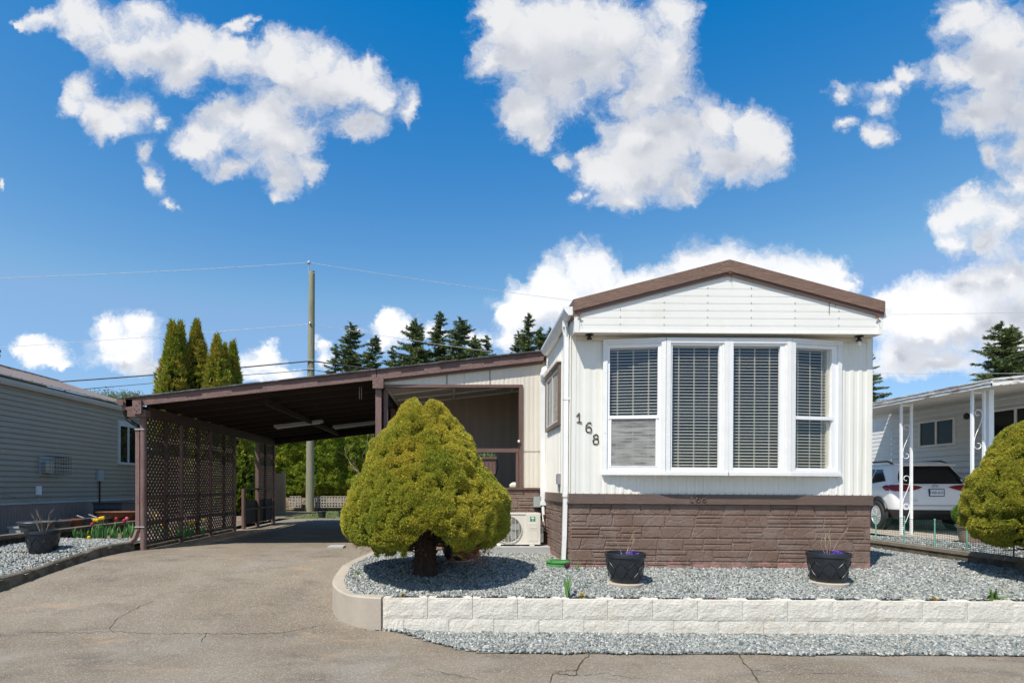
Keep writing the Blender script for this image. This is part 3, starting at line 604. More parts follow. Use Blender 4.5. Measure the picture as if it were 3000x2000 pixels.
def laps(mb, p0, p1, z0, z1, nrm, pitch, depth, lim=None):
    p0 = Vector((*p0, 0)); p1 = Vector((*p1, 0)); n = Vector((*nrm, 0)); z = z0
    while z < z1 - 1e-4:
        zt = min(z + pitch, z1); a, b = (p0, p1)
        fa = lambda zz: (p0, p1)
        if lim: fa = lim
        a0, b0 = fa(z); a1, b1 = fa(zt)
        lo0 = a0 + n*depth; lo1 = b0 + n*depth; hi0 = a1 + n*.001; hi1 = b1 + n*.001
        rr = [(lo0.x,lo0.y,z),(lo1.x,lo1.y,z),(lo1.x*.999+hi1.x*.001, lo1.y, z+(zt-z)*.25),(lo0.x*.999+hi0.x*.001, lo0.y, z+(zt-z)*.25),(hi1.x,hi1.y,zt),(hi0.x,hi0.y,zt),(a0.x,a0.y,z),(b0.x,b0.y,z)]
        mb.add(rr, [(0,1,2,3),(3,2,4,5),(6,7,1,0)]); z = zt
def stonepanel(mb, p0, p1, z0, z1, nrm, seed, h=.012, rows=None):
    h *= .75
    rg = random.Random(seed); p0 = Vector((*p0, 0)); p1 = Vector((*p1, 0)); L = (p1-p0).length; d = (p1-p0).normalized(); n = Vector((*nrm, 0))
    def pt(t, z, o): q = p0 + d*t + n*o; return (q.x, q.y, z)
    mb.add([pt(0,z0,0), pt(L,z0,0), pt(L,z1,0), pt(0,z1,0)], [(0,1,2,3)])
    def stone(a, b, c, e, za, zb):   # a,b bottom left/right; c,e top left/right
        a, b, c, e = [min(L - .001, max(.001, q)) for q in (a, b, c, e)]
        if b - a < .03: return
        g = .005; i = .007; hh = h * rg.uniform(.75, 1.2)
        o = [(a+g,za+g),(b-g,za+g),(e-g,zb-g),(c+g,zb-g)]; q = [(a+g+i,za+g+i),(b-g-i,za+g+i),(e-g-i,zb-g-i),(c+g+i,zb-g-i)]
        mid = [(x + rg.uniform(-.003,.003), z + rg.uniform(-.003,.003)) for x, z in q]
        mb.add([pt(x, z, 0) for x, z in o] + [pt(x, z, hh) for x, z in mid], [(4,5,6,7),(0,1,5,4),(1,2,6,5),(2,3,7,6),(3,0,4,7)])
    nr = rows or max(1, round((z1-z0)/.148)); rh = (z1-z0)/nr
    for r in range(nr):
        za = z0 + r*rh; zb = za + rh; t = -rg.uniform(0, .3); tt = t
        while t < L:
            w = rg.uniform(.22, .42); sk = rg.uniform(-.035, .035); k = rg.random()
            if k < .55: stone(t, t+w, tt, t+w+sk, za, zb)
            elif k < .88:
                m = rg.uniform(.35, .65) * rh; ax = t + (tt-t)*m/rh; bx = t + w + sk*m/rh; j = rg.uniform(-.02,.02)
                stone(t, t+w, ax, bx, za, za+m); stone(ax, bx, tt, t+w+sk, za+m, zb)
            else:
                m1 = rh*.3; m2 = rh*.72
                for q0, q1 in ((0, m1), (m1, m2), (m2, rh)): stone(t+(tt-t)*q0/rh, t+w+sk*q0/rh, t+(tt-t)*q1/rh, t+w+sk*q1/rh, za+q0, za+q1)
            t += w; tt = t + sk
# ------------------------------------------------------------------ numerals
def numeral(ch):
    if ch == '1': return [[(-.25,.62),(0,.95),(0,.05)],[(-.22,.03),(.25,.03)]]
    if ch == '6': return [[(.26,.86),(.12,.97),(-.05,.95),(-.22,.75),(-.28,.45)] , [(.28*math.cos(a), .29+.27*math.sin(a)) for a in np.linspace(0, 2*math.pi, 17)]]
    return [[(.23*math.cos(a), .76+.21*math.sin(a)) for a in np.linspace(0, 2*math.pi, 15)], [(.28*math.cos(a), .29+.27*math.sin(a)) for a in np.linspace(0, 2*math.pi, 17)]]
def put_num(mb, ch, x, y, z, h, r, depth):
    for line in numeral(ch):
        for a, b in zip(line, line[1:]):
            mb.bar((x+a[0]*h, y, z+a[1]*h), (x+b[0]*h, y, z+b[1]*h), depth, r*2, up=(0,0,1)) if False else mb.tube([(x+a[0]*h, y, z+a[1]*h), (x+b[0]*h, y, z+b[1]*h)], r, 6)
# ------------------------------------------------------------------ HOME
XL, XR, YF = 1.42, 5.075, 7.0
ZB = 1.404   # bottom of siding
home = thing('mobile_home', (XL, YF, .5), 'white single wide mobile home with brown fascia, bow window and house number 168', 'mobile home')
def build_home():
    H = home
    mb = MB()
    ribbed(mb, (XL,YF), (1.80,YF), ZB, 3.34, (0,-1), .13, .004, ((0,0),(.1,0),(.3,1),(.7,1),(.9,0)))
    ribbed(mb, (4.69,YF), (XR,YF), ZB, 3.34, (0,-1), .105, .006, ((0,0),(.1,0),(.25,1),(.6,1),(.75,0)))
    ribbed(mb, (1.80,YF), (4.69,YF), ZB, 1.66, (0,-1), .1016, .007, seam=8)
    ribbed(mb, (1.80,YF), (4.69,YF), 3.25, 3.34, (0,-1), .1016, .005)
    # left side wall with a hole behind the side window
    W0, W1, wz0, wz1 = 7.66, 8.72, 2.36, 3.10
    for a, b, z0, z1 in ((W1+.15,W1,ZB,3.62),(W1,W0,ZB,wz0),(W1,W0,wz1,3.62),(W0,YF,ZB,3.62)):
        if a > b: ribbed(mb, (XL,a), (XL,b), z0, z1, (-1,0), .1016, .010)
    ribbed(mb, (XL,17), (XL,W1+.15), ZB, 3.62, (-1,0), .1016, .010)
    ribbed(mb, (XR,YF), (XR,17), ZB, 3.62, (1,0), .2, .008)
    mb.quad((XR,17,.5),(XL,17,.5),(XL,17,3.7),(XR,17,3.7))
    mb.build('wall', M['cream'], H)
    mb = MB()
    mb.box(XL-.006, XL+.055, YF-.010, YF-.001, ZB, 3.335); mb.box(XL-.010, XL-.001, YF-.010, YF+.05, ZB, 3.62)
    mb.build('corner_trim', M['cream'], H); mb = MB()
    mb.box(XR-.055, XR+.006, YF-.010, YF-.001, ZB, 3.335); mb.box(XR+.009, XR+.014, YF-.010, YF+.05, ZB, 3.62)
    mb.build('corner_trim', M['cream'], H)
    # dark room seen through the windows
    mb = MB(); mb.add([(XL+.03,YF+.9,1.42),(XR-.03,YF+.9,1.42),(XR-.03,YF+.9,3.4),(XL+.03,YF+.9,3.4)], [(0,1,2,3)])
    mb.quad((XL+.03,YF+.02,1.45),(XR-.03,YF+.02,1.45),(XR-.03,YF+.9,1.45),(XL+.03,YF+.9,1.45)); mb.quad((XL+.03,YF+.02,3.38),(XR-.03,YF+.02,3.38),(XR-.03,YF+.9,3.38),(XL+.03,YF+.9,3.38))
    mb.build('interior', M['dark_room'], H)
    # gable box
    YG = 6.81; ZS = 3.32; PX = 3.235; ZP, ZE = 4.177, 3.70
    def rake(x, off=0): return ZE + (ZP-ZE) * (1 - abs(x-PX)/1.82) - off
    def lim(z):
        # x extents where siding stays below the rake
        t = (z + .03 - (ZE-.02)) / (ZP-ZE); t = min(1, max(0, t)); return Vector((XL + 1.815*t, YG, 0)), Vector((2*PX - XL - 1.815*t, YG, 0))
    mb = MB(); laps(mb, (XL,YG), (5.06,YG), ZS, 4.10, (0,-1), .0872, .0028, lim)
    mb.quad((XL,YG,ZS),(XL,YF+.1,ZS),(XL,YF+.1,3.72),(XL,YG,3.66)); mb.quad((5.06,YF+.1,ZS),(5.06,YG,ZS),(5.06,YG,3.66),(5.06,YF+.1,3.72))
    mb.build('gable', M['gable'], H)
    mb = MB(); mb.box(XL-.012, XL+.05, YG-.012, YG+.001, ZS-.004, 3.58); mb.box(5.012, 5.072, YG-.012, YG+.001, ZS-.004, 3.58)
    mb.box(XL+.05, 5.012, YG-.013, YG-.004, ZS-.005, ZS+.012)
    mb.build('gable_trim', M['gable'], H)
    mb = MB(); mb.quad((XL-.01,YG-.006,ZS),(5.07,YG-.006,ZS),(5.07,YF+.01,ZS),(XL-.01,YF+.01,ZS)); mb.box(XL+.06, XR-.06, YF-.022, YF-.010, ZS-.055, ZS-.002)
    mb.build('soffit', M['cream_warm'], H)
    # screw heads on gable siding: part of its pattern
    mb = MB()
    for cx in (1812,1940.4,2068,2195.4,2323.6,2452):
        x = (cx-VX)/246.7
        for k in range(10):
            z = ZS + .012 + k*.0872
            if z < rake(x, .20): mb.lathe([(.0001,-.0055),(.0055,-.0045),(.0055,.004),(.0001,.0055)], (0,0,0), 6) if False else mb.box(x-.0035, x+.0035, YG-.010, YG-.004, z-.0035, z+.0035)
    for k in range(38): mb.box(XL+.05+k*.0965, XL+.057+k*.0965, YF-.016, YF-.006, ZB+.004, ZB+.011)
    o = mb.build('screw_heads', M['rust'], H); o['kind'] = 'stuff'
    # fascia
    YA, YB_ = 6.765, 6.80
    for sx in (-1, 1):
        mb = MB(); xe = PX + sx*1.835; ze = rake(xe); 
        mb.prism([(PX,ZP),(xe,ze),(xe,ze-.132),(PX,ZP-.137)] if sx > 0 else [(xe,ze),(PX,ZP),(PX,ZP-.137),(xe,ze-.132)], 'y', YA, YB_)
        mb.build('fascia_board', M['brown_board'], H)
        mb = MB(); mb.prism([(PX,ZP-.138),(xe,ze-.133),(xe,ze-.175),(PX,ZP-.18)] if sx > 0 else [(xe,ze-.133),(PX,ZP-.138),(PX,ZP-.18),(xe,ze-.175)], 'y', YA+.018, YG-.009)
        mb.build('rake_trim', M['brown_shaded'], H)
    mb = MB()
    for sx in (-1, 1):
        xe = PX + sx*1.84; ze = rake(xe)
        mb.prism([(PX,ZP+.012),(xe,ze+.012),(xe,ze-.03),(PX,ZP-.03)], 'y', YB_+.001, 17.1)
        mb.box(min(xe,xe-sx*.03), max(xe,xe-sx*.03), YB_+.003, 17.1, ze-.20, ze-.028)
    mb.build('roof', M['brown_shaded'], H)
    for x, z in ((1.455,3.525),(3.235,4.02),(4.99,3.525)):
        mb = MB(); mb.tube([(x+.028*math.cos(a), YA+.006, z+.010*math.sin(a)) for a in np.linspace(0, 2*math.pi, 13)], .004, 5); mb.box(x-.012, x+.012, YA+.001, YA+.02, z-.008, z+.008)
        mb.tube([(x,YA+.012,z-.005),(x+.012,YA+.005,z-.05),(x+.024,YA+.004,z-.085)], .0028, 5); mb.build('tie_bracket', M['rust'], H)
    mb = MB(); x0 = (2422-VX)/246.7
    mb.tube([(x0,YG-.012,3.80),(x0+.004,YG-.014,3.68),(x0+.002,YG-.013,3.56)], .003, 5); mb.tube([(x0+.03,YG-.012,3.79),(x0+.05,YG-.014,3.74),(x0+.075,YG-.013,3.69),(x0+.08,YG-.013,3.64)], .0022, 5)
    mb.build('loose_wire', M['pink_wire'], H)
    # trim band and skirting
    mb = MB()
    for i, (a, b) in enumerate(((XL-.018,1.82),(1.822,2.70),(2.702,XR+.018))): mb.box(a, b, YF-.026-.003*(i==1), YF+.001, 1.290, ZB)
    mb.box(XL-.02, XR+.02, YF-.036, YF-.024, 1.284, 1.294)
    mb.box(XL-.026, XL-.001, YF-.02, 8.9, 1.290, ZB); mb.box(XL-.034, XL-.022, YF-.02, 8.9, 1.284, 1.294); mb.box(XR+.001, XR+.026, YF-.02, 17, 1.290, ZB)
    mb.build('trim_band', M['brown_trim'], H)
    for ch, cx in (('1',2025),('6',2043),('8',2061)): mb = MB(); put_num(mb, ch, (cx-VX)/241, YF-.034, 1.312, .078, .0055, .01); mb.build('raised_house_number', M['brown_trim'], H)
    mb = MB(); stonepanel(mb, (XL,YF+.008), (XR+.01,YF+.008), .44, 1.290, (0,-1), 5, .013, 6)
    stonepanel(mb, (XL,8.93), (XL,YF+.008), .44, 1.290, (-1,0), 8, .013, 6); stonepanel(mb, (XR+.01,YF+.008), (XR+.01,14), .44, 1.290, (1,0), 9, .013, 6)
    mb.build('skirting', M['stone'], H)
    # numerals 1 6 8 running down the wall
    for ch, px, py in (('1',1693.5,1222.5),('6',1721.5,1251),('8',1742.5,1285.6)):
        p = P(px, py, YF); mb = MB(); put_num(mb, ch, p.x, YF-.010, p.z-.062, .124, .0072, .01); o = mb.build('house_number', M['bronze'], H); o['label'] = 'bronze numeral ' + ch
    # soffit lights
    for px, bulb in ((1723.4,0),(2515,1)):
        x = (px-VX)/244; mb = MB(); mb.lathe([(.046,0),(.05,-.012),(.018,-.018),(.02,-.04),(.034,-.05),(.030,-.062)], (x,6.90,ZS-.001), 16); o = mb.build('soffit_lamp', M['black'], H, True)
        if bulb:
            mb = MB(); mb.lathe([(.012,-.062),(.018,-.075),(.019,-.10),(.010,-.115)], (x+.004,6.90,ZS), 10); mb.tube([(x+.02,6.9,ZS-.06),(x+.022,6.9,ZS-.17)], .002, 4); mb.build('bulb', M['vinyl'], o, True)
    # gutters
    def kgut(x, s, y0, y1, z0, z1, nm):
        prof = [(0,0),(s*.06,-.0),(s*.10,.045),(s*.115,.075),(s*.115,.10),(s*.105,.10),(s*.105,.08),(s*.09,.05),(s*.055,.012),(0,.012)]
        mb = MB(); n = len(prof); K = 8; V_ = []
        for i in range(K+1):
            t = i/K; V_ += [(x+a, y0+(y1-y0)*t, (z0+(z1-z0)*t)+b) for a, b in prof]
        mb.add(V_, [(i*n+j,(i+1)*n+j,(i+1)*n+(j+1)%n,i*n+(j+1)%n) for i in range(K) for j in range(n)])
        e = [(x,y0,z0),(x+s*.06,y0,z0),(x+s*.10,y0,z0+.045),(x+s*.115,y0,z0+.075),(x+s*.115,y0,z0+.10),(x,y0,z0+.10)]
        mb.add(e, [(0,1,2,3,4,5)]); e = [(a,y1,b-z0+z1) for a,_,b in e]; mb.add(e, [(5,4,3,2,1,0)])
        mb.build(nm, M['gutter'], H, True)
    kgut(XL-.012, -1, 6.83, 8.66, 3.53, 3.46, 'gutter'); kgut(5.085, 1, 6.83, 16, 3.53, 3.50, 'gutter')
    mb = MB()
    xd = 1.372; mb.bar((xd-.02,7.08,3.535),(xd-.02,7.08,3.45), .06,.06); mb.bar((xd-.02,7.08,3.46),(xd,7.1,3.36), .056,.05); mb.bar((xd,7.1,3.37),(xd,7.1,1.38), .055,.048)
    mb.bar((xd,7.1,2.585),(xd,7.1,2.56), .063,.056); mb.bar((xd+.001,7.1,1.40),(xd,7.1,1.36), .067,.06)
    mb.bar((xd,7.1,1.38),(xd-.008,7.1,.86), .050,.044); mb.bar((xd-.008,7.1,.87),(xd-.02,7.1,.54), .048,.042)
    mb.build('downspout', M['gutter'], H)
    for z in (2.575, 1.385): mb = MB(); mb.bar((xd,7.09,z),(xd+.05,7.09,z), .012, .02); mb.build('strap', M['gutter'], H)
    # side window
    mb = MB(); a, b, z0, z1 = 7.63, 8.75, 2.31, 3.14
    for (u0,u1,v0,v1) in ((a,b,z1-.05,z1),(a,b,z0,z0+.05),(a,a+.05,z0+.05,z1-.05),(b-.05,b,z0+.05,z1-.05)): mb.box(XL-.045, XL-.008, u0, u1, v0, v1)
    o = mb.build('window_frame', M['brown_trim'], H); 
    mb = MB()
    for (u0,u1,v0,v1) in ((a+.05,b-.05,z1-.085,z1-.05),(a+.05,b-.05,z0+.05,z0+.085),(a+.05,a+.08,z0+.085,z1-.085),(b-.08,b-.05,z0+.085,z1-.085),((a+b)/2-.02,(a+b)/2+.02,z0+.085,z1-.085)): mb.box(XL-.034, XL-.012, u0, u1, v0, v1)
    mb.build('sash', M['grey_trim'], o)
    mb = MB(); mb.quad((XL-.02,b-.08,z0+.08),(XL-.02,a+.08,z0+.08),(XL-.02,a+.08,z1-.08),(XL-.02,b-.08,z1-.08)); mb.build('pane', M['glass'], o)
    mb = MB(); mb.quad((XL+.06,(a+b)/2+.05,z0+.05),(XL+.06,a+.05,z0+.05),(XL+.06,a+.05,z1-.05),(XL+.06,(a+b)/2+.05,z1-.05)); mb.build('curtain', M['blind'], o)
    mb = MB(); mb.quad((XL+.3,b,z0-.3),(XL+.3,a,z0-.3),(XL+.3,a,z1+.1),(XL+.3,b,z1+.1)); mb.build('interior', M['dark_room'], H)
    # hood over the side window and outlet cover
    mb = MB(); mb.prism([(a-.02,z1+.005),(b+.02,z1+.005),(b+.02,z1+.03),(a-.02,z1+.03)], 'x', XL-.07, XL-.01); mb.build('window_hood', M['cream_warm'], H)
    mb = MB(); mb.box(XL-.05, XL-.011, 7.60, 7.70, 1.52, 1.66); mb.box(XL-.058, XL-.05, 7.61, 7.69, 1.53, 1.65); mb.tube([(XL-.03,7.65,1.52),(XL-.03,7.65,1.42)], .012, 6); mb.build('outlet_cover', M['steel'], H)
    mb = MB(); mb.lathe([(.085,0),(.09,.01),(.06,.03),(.05,.05)], (0,0,0), 10)
build_home()
# ---- bow windows
def bow_windows():
    H = home; z0, z1 = 1.645, 3.268; yc = YF - .13; y0 = YF - .012
    pts = [(1.798,y0),(2.519,yc),(3.265,yc),(4.012,yc),(4.690,y0)]
    # closing boards top and bottom
    mb = MB(); mb.prism([(1.798,YF+.02),(1.80,y0-.002),(2.519,yc-.002),(4.012,yc-.002),(4.69,y0-.002),(4.69,YF+.02)], 'z', z0+.001, z0+.028); mb.build('window_sill', M['white'], H); mb = MB(); mb.prism([(1.798,YF+.02),(1.80,y0-.002),(2.519,yc-.002),(4.012,yc-.002),(4.69,y0-.002),(4.69,YF+.02)], 'z', z1-.028, z1+.004)
    mb.build('window_head', M['white'], H)
    specs = [(0, dict(l=.082,r=.088,kind='dh')), (1, dict(l=.078,r=.105,kind='fx')), (2, dict(l=.065,r=.125,kind='fx')), (3, dict(l=.055,r=.125,kind='dh2'))]
    for i, s in specs:
        A = Vector((*pts[i], 0)); B = Vector((*pts[i+1], 0)); L = (B-A).length; u = (B-A).normalized(); n = Vector((u.y, -u.x, 0))   # n points to -Y
        Mx = Matrix(((u.x, n.x, 0, A.x), (u.y, n.y, 0, A.y), (0, 0, 1, 0), (0, 0, 0, 1)))
        l, r = s['l'], s['r']; a, b = l, L - r; zb, zt = z0 + .085, z1 - .098
        if i in (1, 2): zb, zt = z0 + .083, z1 - .085
        def nb(): m = MB(); m.M = Mx; return m
        cas = .052
        mb = nb()
        e0 = 0 if i in (0, 1) else .001; 
        mb.box(.001, cas, -.02, .032, z0+.0281, z1-.0281); mb.box(L-cas, L-.001, -.02, .032, z0+.0281, z1-.0281)
        mb.box(cas+.0005, L-cas-.0005, -.02, .030, z1-.055, z1-.0285); mb.box(cas+.0005, L-cas-.0005, -.02, .030, z0+.0285, z0+.05)
        mb.box(-.004, L+.004, -.01, .040, z0-.012, z0+.028); mb.box(.001, L-.001, -.01, .036, z1-.028, z1+.004)
        if i in (1, 2): mb.box(L-.075, L-cas-.001, -.02, .020, z0+.05, z1-.055)
        fr = mb.build('window_frame', M['white'], H)
        mb = nb(); t0, t1 = cas+.001, (L-.076 if i in (1,2) else L-cas-.001)
        mb.box(t0, a, -.03, .012, z0+.051, z1-.056); mb.box(b, t1, -.03, .012, z0+.051, z1-.056); mb.box(a, b, -.03, .012, z0+.051, zb); mb.box(a, b, -.03, .012, zt, z1-.056)
        if s['kind'] != 'fx':
            zm = 1.5 + (VY-1222)/240.5; mb.box(a-.012, b+.012, -.025, .022, zm-.020, zm+.020)
            if s['kind'] == 'dh': mb.box(a-.002, a+.022, -.025, .016, zb, zm-.02); mb.box(b-.022, b+.002, -.025, .016, zb, zm-.02); mb.box(a+.022, b-.022, -.025, .016, zb, zb+.012)
        mb.build('sash', M['vinyl'], fr)
        mb = nb(); mb.add([(a,-.012,zb),(b,-.012,zb),(b,-.012,zt),(a,-.012,zt)], [(0,1,2,3)]); mb.build('pane', M['glass'], fr)
        if s['kind'] == 'dh':
            mb = nb(); mb.add([(a+.02,.004,zb+.01),(b-.02,.004,zb+.01),(b-.02,.004,zm-.02),(a+.02,.004,zm-.02)], [(0,1,2,3)]); mb.build('insect_screen', M['screen'], fr)
        # venetian blind
        mb = nb(); z = zb - .004; rg = random.Random(i)
        a2, b2 = a-.01, b+.01
        if i == 3: b2 = b - .035
        while z < zt - .01:
            t = .27 + rg.uniform(-.03,.03); c, q = math.cos(t)*.0145, math.sin(t)*.0145
            mb.add([(a2,-.06+c,z-q),(b2,-.06+c,z-q+rg.uniform(-.001,.001)),(b2,-.06-c,z+q),(a2,-.06-c,z+q),(a2,-.06+c,z-q-.0045),(b2,-.06+c,z-q-.0045),(b2,-.06-c,z+q-.0035),(a2,-.06-c,z+q-.0035)],
                [(0,1,2,3),(7,6,5,4),(0,4,5,1)]); z += .0372
        mb.box(a2, b2, -.085, -.04, zt-.012, zt+.02)
        for k in (.17, .5, .82): x = a + (b-a)*k; mb.box(x-.0025, x+.0025, -.0475, -.0465, zb, zt); mb.box(x+.008, x+.0105, -.0475, -.0465, zb, zt)
        mb.build('venetian_blind', M['blind'], fr)
        if i == 3:
            mb = nb(); mb.box(b2+.004, b+.03, -.12, -.03, zb, zt); mb.build('side_jamb', M['blind'], fr)
bow_windows()
home.rotation_euler.y = .0062
# ------------------------------------------------------------------ ENCLOSED PORCH
YP = 8.94
def roofz(x): return 3.585 - .1127 * (1.40 - x)     # top of carport roof
def build_porch():
    H = thing('covered_porch', (0.2, YP, .5), 'cream sided open porch room with brown railing between home and carport', 'porch')
    x0, x1 = -1.10, 1.04; zt = 3.07
    mb = MB()
    ribbed(mb, (1.04,YP), (XL,YP), 1.455, lambda t: roofz(1.04+t)-.15, (0,-1), .07, .003, ((0,0),(.2,0),(.4,1),(.8,1)))
    ribbed(mb, (x0,YP), (1.04,YP), zt, lambda t: roofz(x0+t)-.15, (0,-1), .07, .003, ((0,0),(.2,0),(.4,1),(.8,1)), seam=9)
    mb.build('wall', M['cream_warm'], H)
    for x in (-.11, .56): mb = MB(); mb.box(x-.006, x+.006, YP-.008, YP-.003, zt+.005, roofz(x)-.16); mb.build('panel_seam', M['brown_trim'], H)
    mb = MB(); mb.box(1.055, XL-.02, YP-.007, YP-.004, 2.03, 2.036)
    mb.build('panel_seam', M['brown_trim'], H)
    mb = MB(); mb.box(x0, x1+.03, YP-.03, YP+.05, zt-.045, zt); mb.box(x1-.028, x1+.03, YP-.03, YP+.05, 1.47, zt-.0451); mb.build('opening_frame', M['brown_shaded'], H)
    mb = MB(); mb.box(x0, XL-.04, YP-.035, YP+.08, 1.44, 1.469); mb.build('sill', M['brown_shaded'], H)
    mb = MB(); mb.box(x0, x1-.03, YP-.01, YP+.03, 2.02, 2.08); mb.box(x1-.075, x1-.033, YP-.005, YP+.03, 1.47, 2.0195)
    for x in (-.08,-.6,-.95): mb.box(x-.03, x+.03, YP, YP+.025, 1.47, 2.0195)
    mb.build('railing', M['brown_shaded'], H)
    mb = MB(); stonepanel(mb, (x0,YP), (XL-.003,YP), .42, 1.44, (0,-1), 11, .012, 7); mb.build('skirting', M['stone'], H)
    # interior
    mb = MB(); ribbed(mb, (x0-.1,11.2), (XL-.02,11.2), .5, 3.4, (0,-1), .2, .004, seam=5); mb.build('back_wall', M['porch_panel'], H)
    mb = MB(); zc = lambda x: 3.075 + (x+1.1)*.115
    mb.quad((x0,YP+.05,zc(x0)),(x0,11.2,zc(x0)),(XL,11.2,zc(XL)),(XL,YP+.05,zc(XL))); mb.build('ceiling', M['porch_ceiling'], H)
    mb = MB()
    for y in (9.9, 10.55, 11.17): mb.bar((x0,y,zc(x0)-.012),(XL-.02,y,zc(XL-.02)-.012), .04, .02)
    for x in (x0+.02, 0.0, 1.1): mb.bar((x,YP+.06,zc(x)-.014),(x,11.18,zc(x)-.014), .04, .022)
    mb.build('ceiling_batten', M['gable'], H)
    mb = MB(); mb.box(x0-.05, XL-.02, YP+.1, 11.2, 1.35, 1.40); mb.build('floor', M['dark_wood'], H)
    mb = MB()
    for y in (11.15,): mb.box(-1.2, -1.10, y-.05, y+.05, .5, 3.05)
    mb.box(-1.2, -1.13, YP+.09, 11.1, 2.98, 3.06); mb.box(-1.19, -1.13, YP+.1, 11.1, 1.95, 2.02); mb.box(-1.19, -1.14, YP+.1, 11.1, .55, 1.40)
    mb.build('side_frame', M['dark_wood'], H)
build_porch()
# ------------------------------------------------------------------ CARPORT
def build_carport():
    H = thing('carport', (-4.84, YP, .5), 'open brown timber carport with shingle roof and lattice side screen over the driveway', 'carport')
    xl, xr, yf, yb = -5.06, 1.385, 8.86, 15.5; sl = .1127
    mb = MB()  # roof deck
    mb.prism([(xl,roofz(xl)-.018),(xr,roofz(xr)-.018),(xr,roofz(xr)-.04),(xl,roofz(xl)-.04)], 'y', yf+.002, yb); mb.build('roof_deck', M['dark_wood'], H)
    mb = MB(); rg = random.Random(3); x = xl-.02
    while x < xr-.01:
        w = rg.uniform(.14, .32); x1 = min(xr, x+w); o = rg.uniform(0,.02); 
        mb.prism([(x,roofz(x)-.016),(x1-.004,roofz(x1)-.016),(x1-.004,roofz(x1)+rg.uniform(.0,.006)),(x,roofz(x)+rg.uniform(.0,.006))], 'y', yf-.045-o, yb+.01); x = x1
    mb.build('roof_shingles', M['shingle'], H)
    mb = MB(); mb.prism([(xl,roofz(xl)-.02),(-1.20,roofz(-1.20)-.02),(-1.20,roofz(-1.20)-.16),(xl,roofz(xl)-.145)], 'y', yf-.02, yf+.02); mb.prism([(-1.19,roofz(-1.19)-.02),(xr,roofz(xr)-.02),(xr,roofz(xr)-.155),(-1.19,roofz(-1.19)-.16)], 'y', yf-.018, yf+.02)
    mb.build('fascia_board', M['brown_pink'], H)
    mb = MB(); mb.prism([(-1.08,roofz(-1.08)-.162),(xr,roofz(xr)-.157),(xr,roofz(xr)-.19),(-1.08,roofz(-1.08)-.192)], 'y', yf+.03, YP-.005); mb.build('fascia_backing', M['brown_shaded'], H)
    # rafters running up the slope
    for y in np.arange(9.35, 15.5, .61):
        mb = MB(); xe = -1.2 if y < 11.3 else 1.3
        mb.prism([(xl+.06,roofz(xl+.06)-.041),(xe,roofz(xe)-.041),(xe,roofz(xe)-.145),(xl+.06,roofz(xl+.06)-.145)], 'y', y-.02, y+.02); mb.build('rafter', M['dark_wood'], H)
    for y in np.arange(9.05, 15.5, .61):
        mb = MB(); rgx = rg.uniform(-3.5,-2)
        mb.prism([(rgx,roofz(rgx)-.0405),(rgx+.8,roofz(rgx+.8)-.0405),(rgx+.8,roofz(rgx+.8)-.052),(rgx,roofz(rgx)-.052)], 'y', y, y+.03); mb.build('batten', M['fence_wood'], H)
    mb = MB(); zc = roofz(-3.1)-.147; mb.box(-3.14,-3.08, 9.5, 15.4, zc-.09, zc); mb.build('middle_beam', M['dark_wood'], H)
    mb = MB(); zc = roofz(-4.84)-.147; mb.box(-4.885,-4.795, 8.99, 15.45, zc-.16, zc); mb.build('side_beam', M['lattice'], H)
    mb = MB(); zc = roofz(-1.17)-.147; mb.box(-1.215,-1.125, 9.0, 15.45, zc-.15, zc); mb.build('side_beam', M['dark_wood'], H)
    mb = MB(); mb.bar((-4.9,15.46,roofz(-4.9)-.2),(-1.1,15.46,roofz(-1.1)-.2), .06, .16); mb.build('back_beam', M['dark_wood'], H)
    # posts
    zt = roofz(-4.84)-.308
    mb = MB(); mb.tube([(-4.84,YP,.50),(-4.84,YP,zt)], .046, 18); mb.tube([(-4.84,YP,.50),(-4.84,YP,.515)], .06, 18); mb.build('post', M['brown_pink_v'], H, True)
    for y in (10.16,11.38,12.60,14.12,15.36):
        mb = MB(); mb.tube([(-4.84,y,.50),(-4.84,y,zt)], .042, 14) if y < 12 else mb.box(-4.88,-4.80,y-.04,y+.04,.5,zt); mb.build('post', M['brown_shaded'], H, True)
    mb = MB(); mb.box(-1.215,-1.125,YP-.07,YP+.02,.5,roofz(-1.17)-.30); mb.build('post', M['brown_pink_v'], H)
    mb = MB(); mb.box(-1.10,-1.035,YP+.03,YP+.12,.5,roofz(-1.1)-.30); mb.build('inner_post', M['brown_shaded'], H)
    mb = MB(); mb.box(-1.215,-1.13,11.05,11.14,.5,3.0); mb.build('inner_post', M['brown_shaded'], H)
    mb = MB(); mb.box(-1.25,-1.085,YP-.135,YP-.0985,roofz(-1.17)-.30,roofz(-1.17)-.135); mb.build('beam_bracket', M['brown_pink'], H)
    # end bracket plate with bolts
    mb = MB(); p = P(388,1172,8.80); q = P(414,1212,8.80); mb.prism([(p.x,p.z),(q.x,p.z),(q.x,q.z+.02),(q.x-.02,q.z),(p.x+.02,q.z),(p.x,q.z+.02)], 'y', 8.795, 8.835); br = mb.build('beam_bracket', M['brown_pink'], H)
    for bx, bz in ((.25,.35),(.5,.2),(.75,.35),(.5,.6),(.8,.82)): mb = MB(); x = p.x+(q.x-p.x)*bx; z = q.z+(p.z-q.z)*bz; mb.tube([(x,8.795,z),(x,8.788,z)], .008, 6); mb.build('bolt', M['black'], br)
    # beam butt and gutter end
    mb = MB(); mb.box(-5.12,-4.94,8.84,8.94, roofz(-5.05)-.19, roofz(-5.05)-.03); mb.box(-5.04,-4.76,8.842,9.0, roofz(-5)-.30, roofz(-5)-.192); mb.build('beam_end', M['brown_shaded'], H)
    mb = MB()
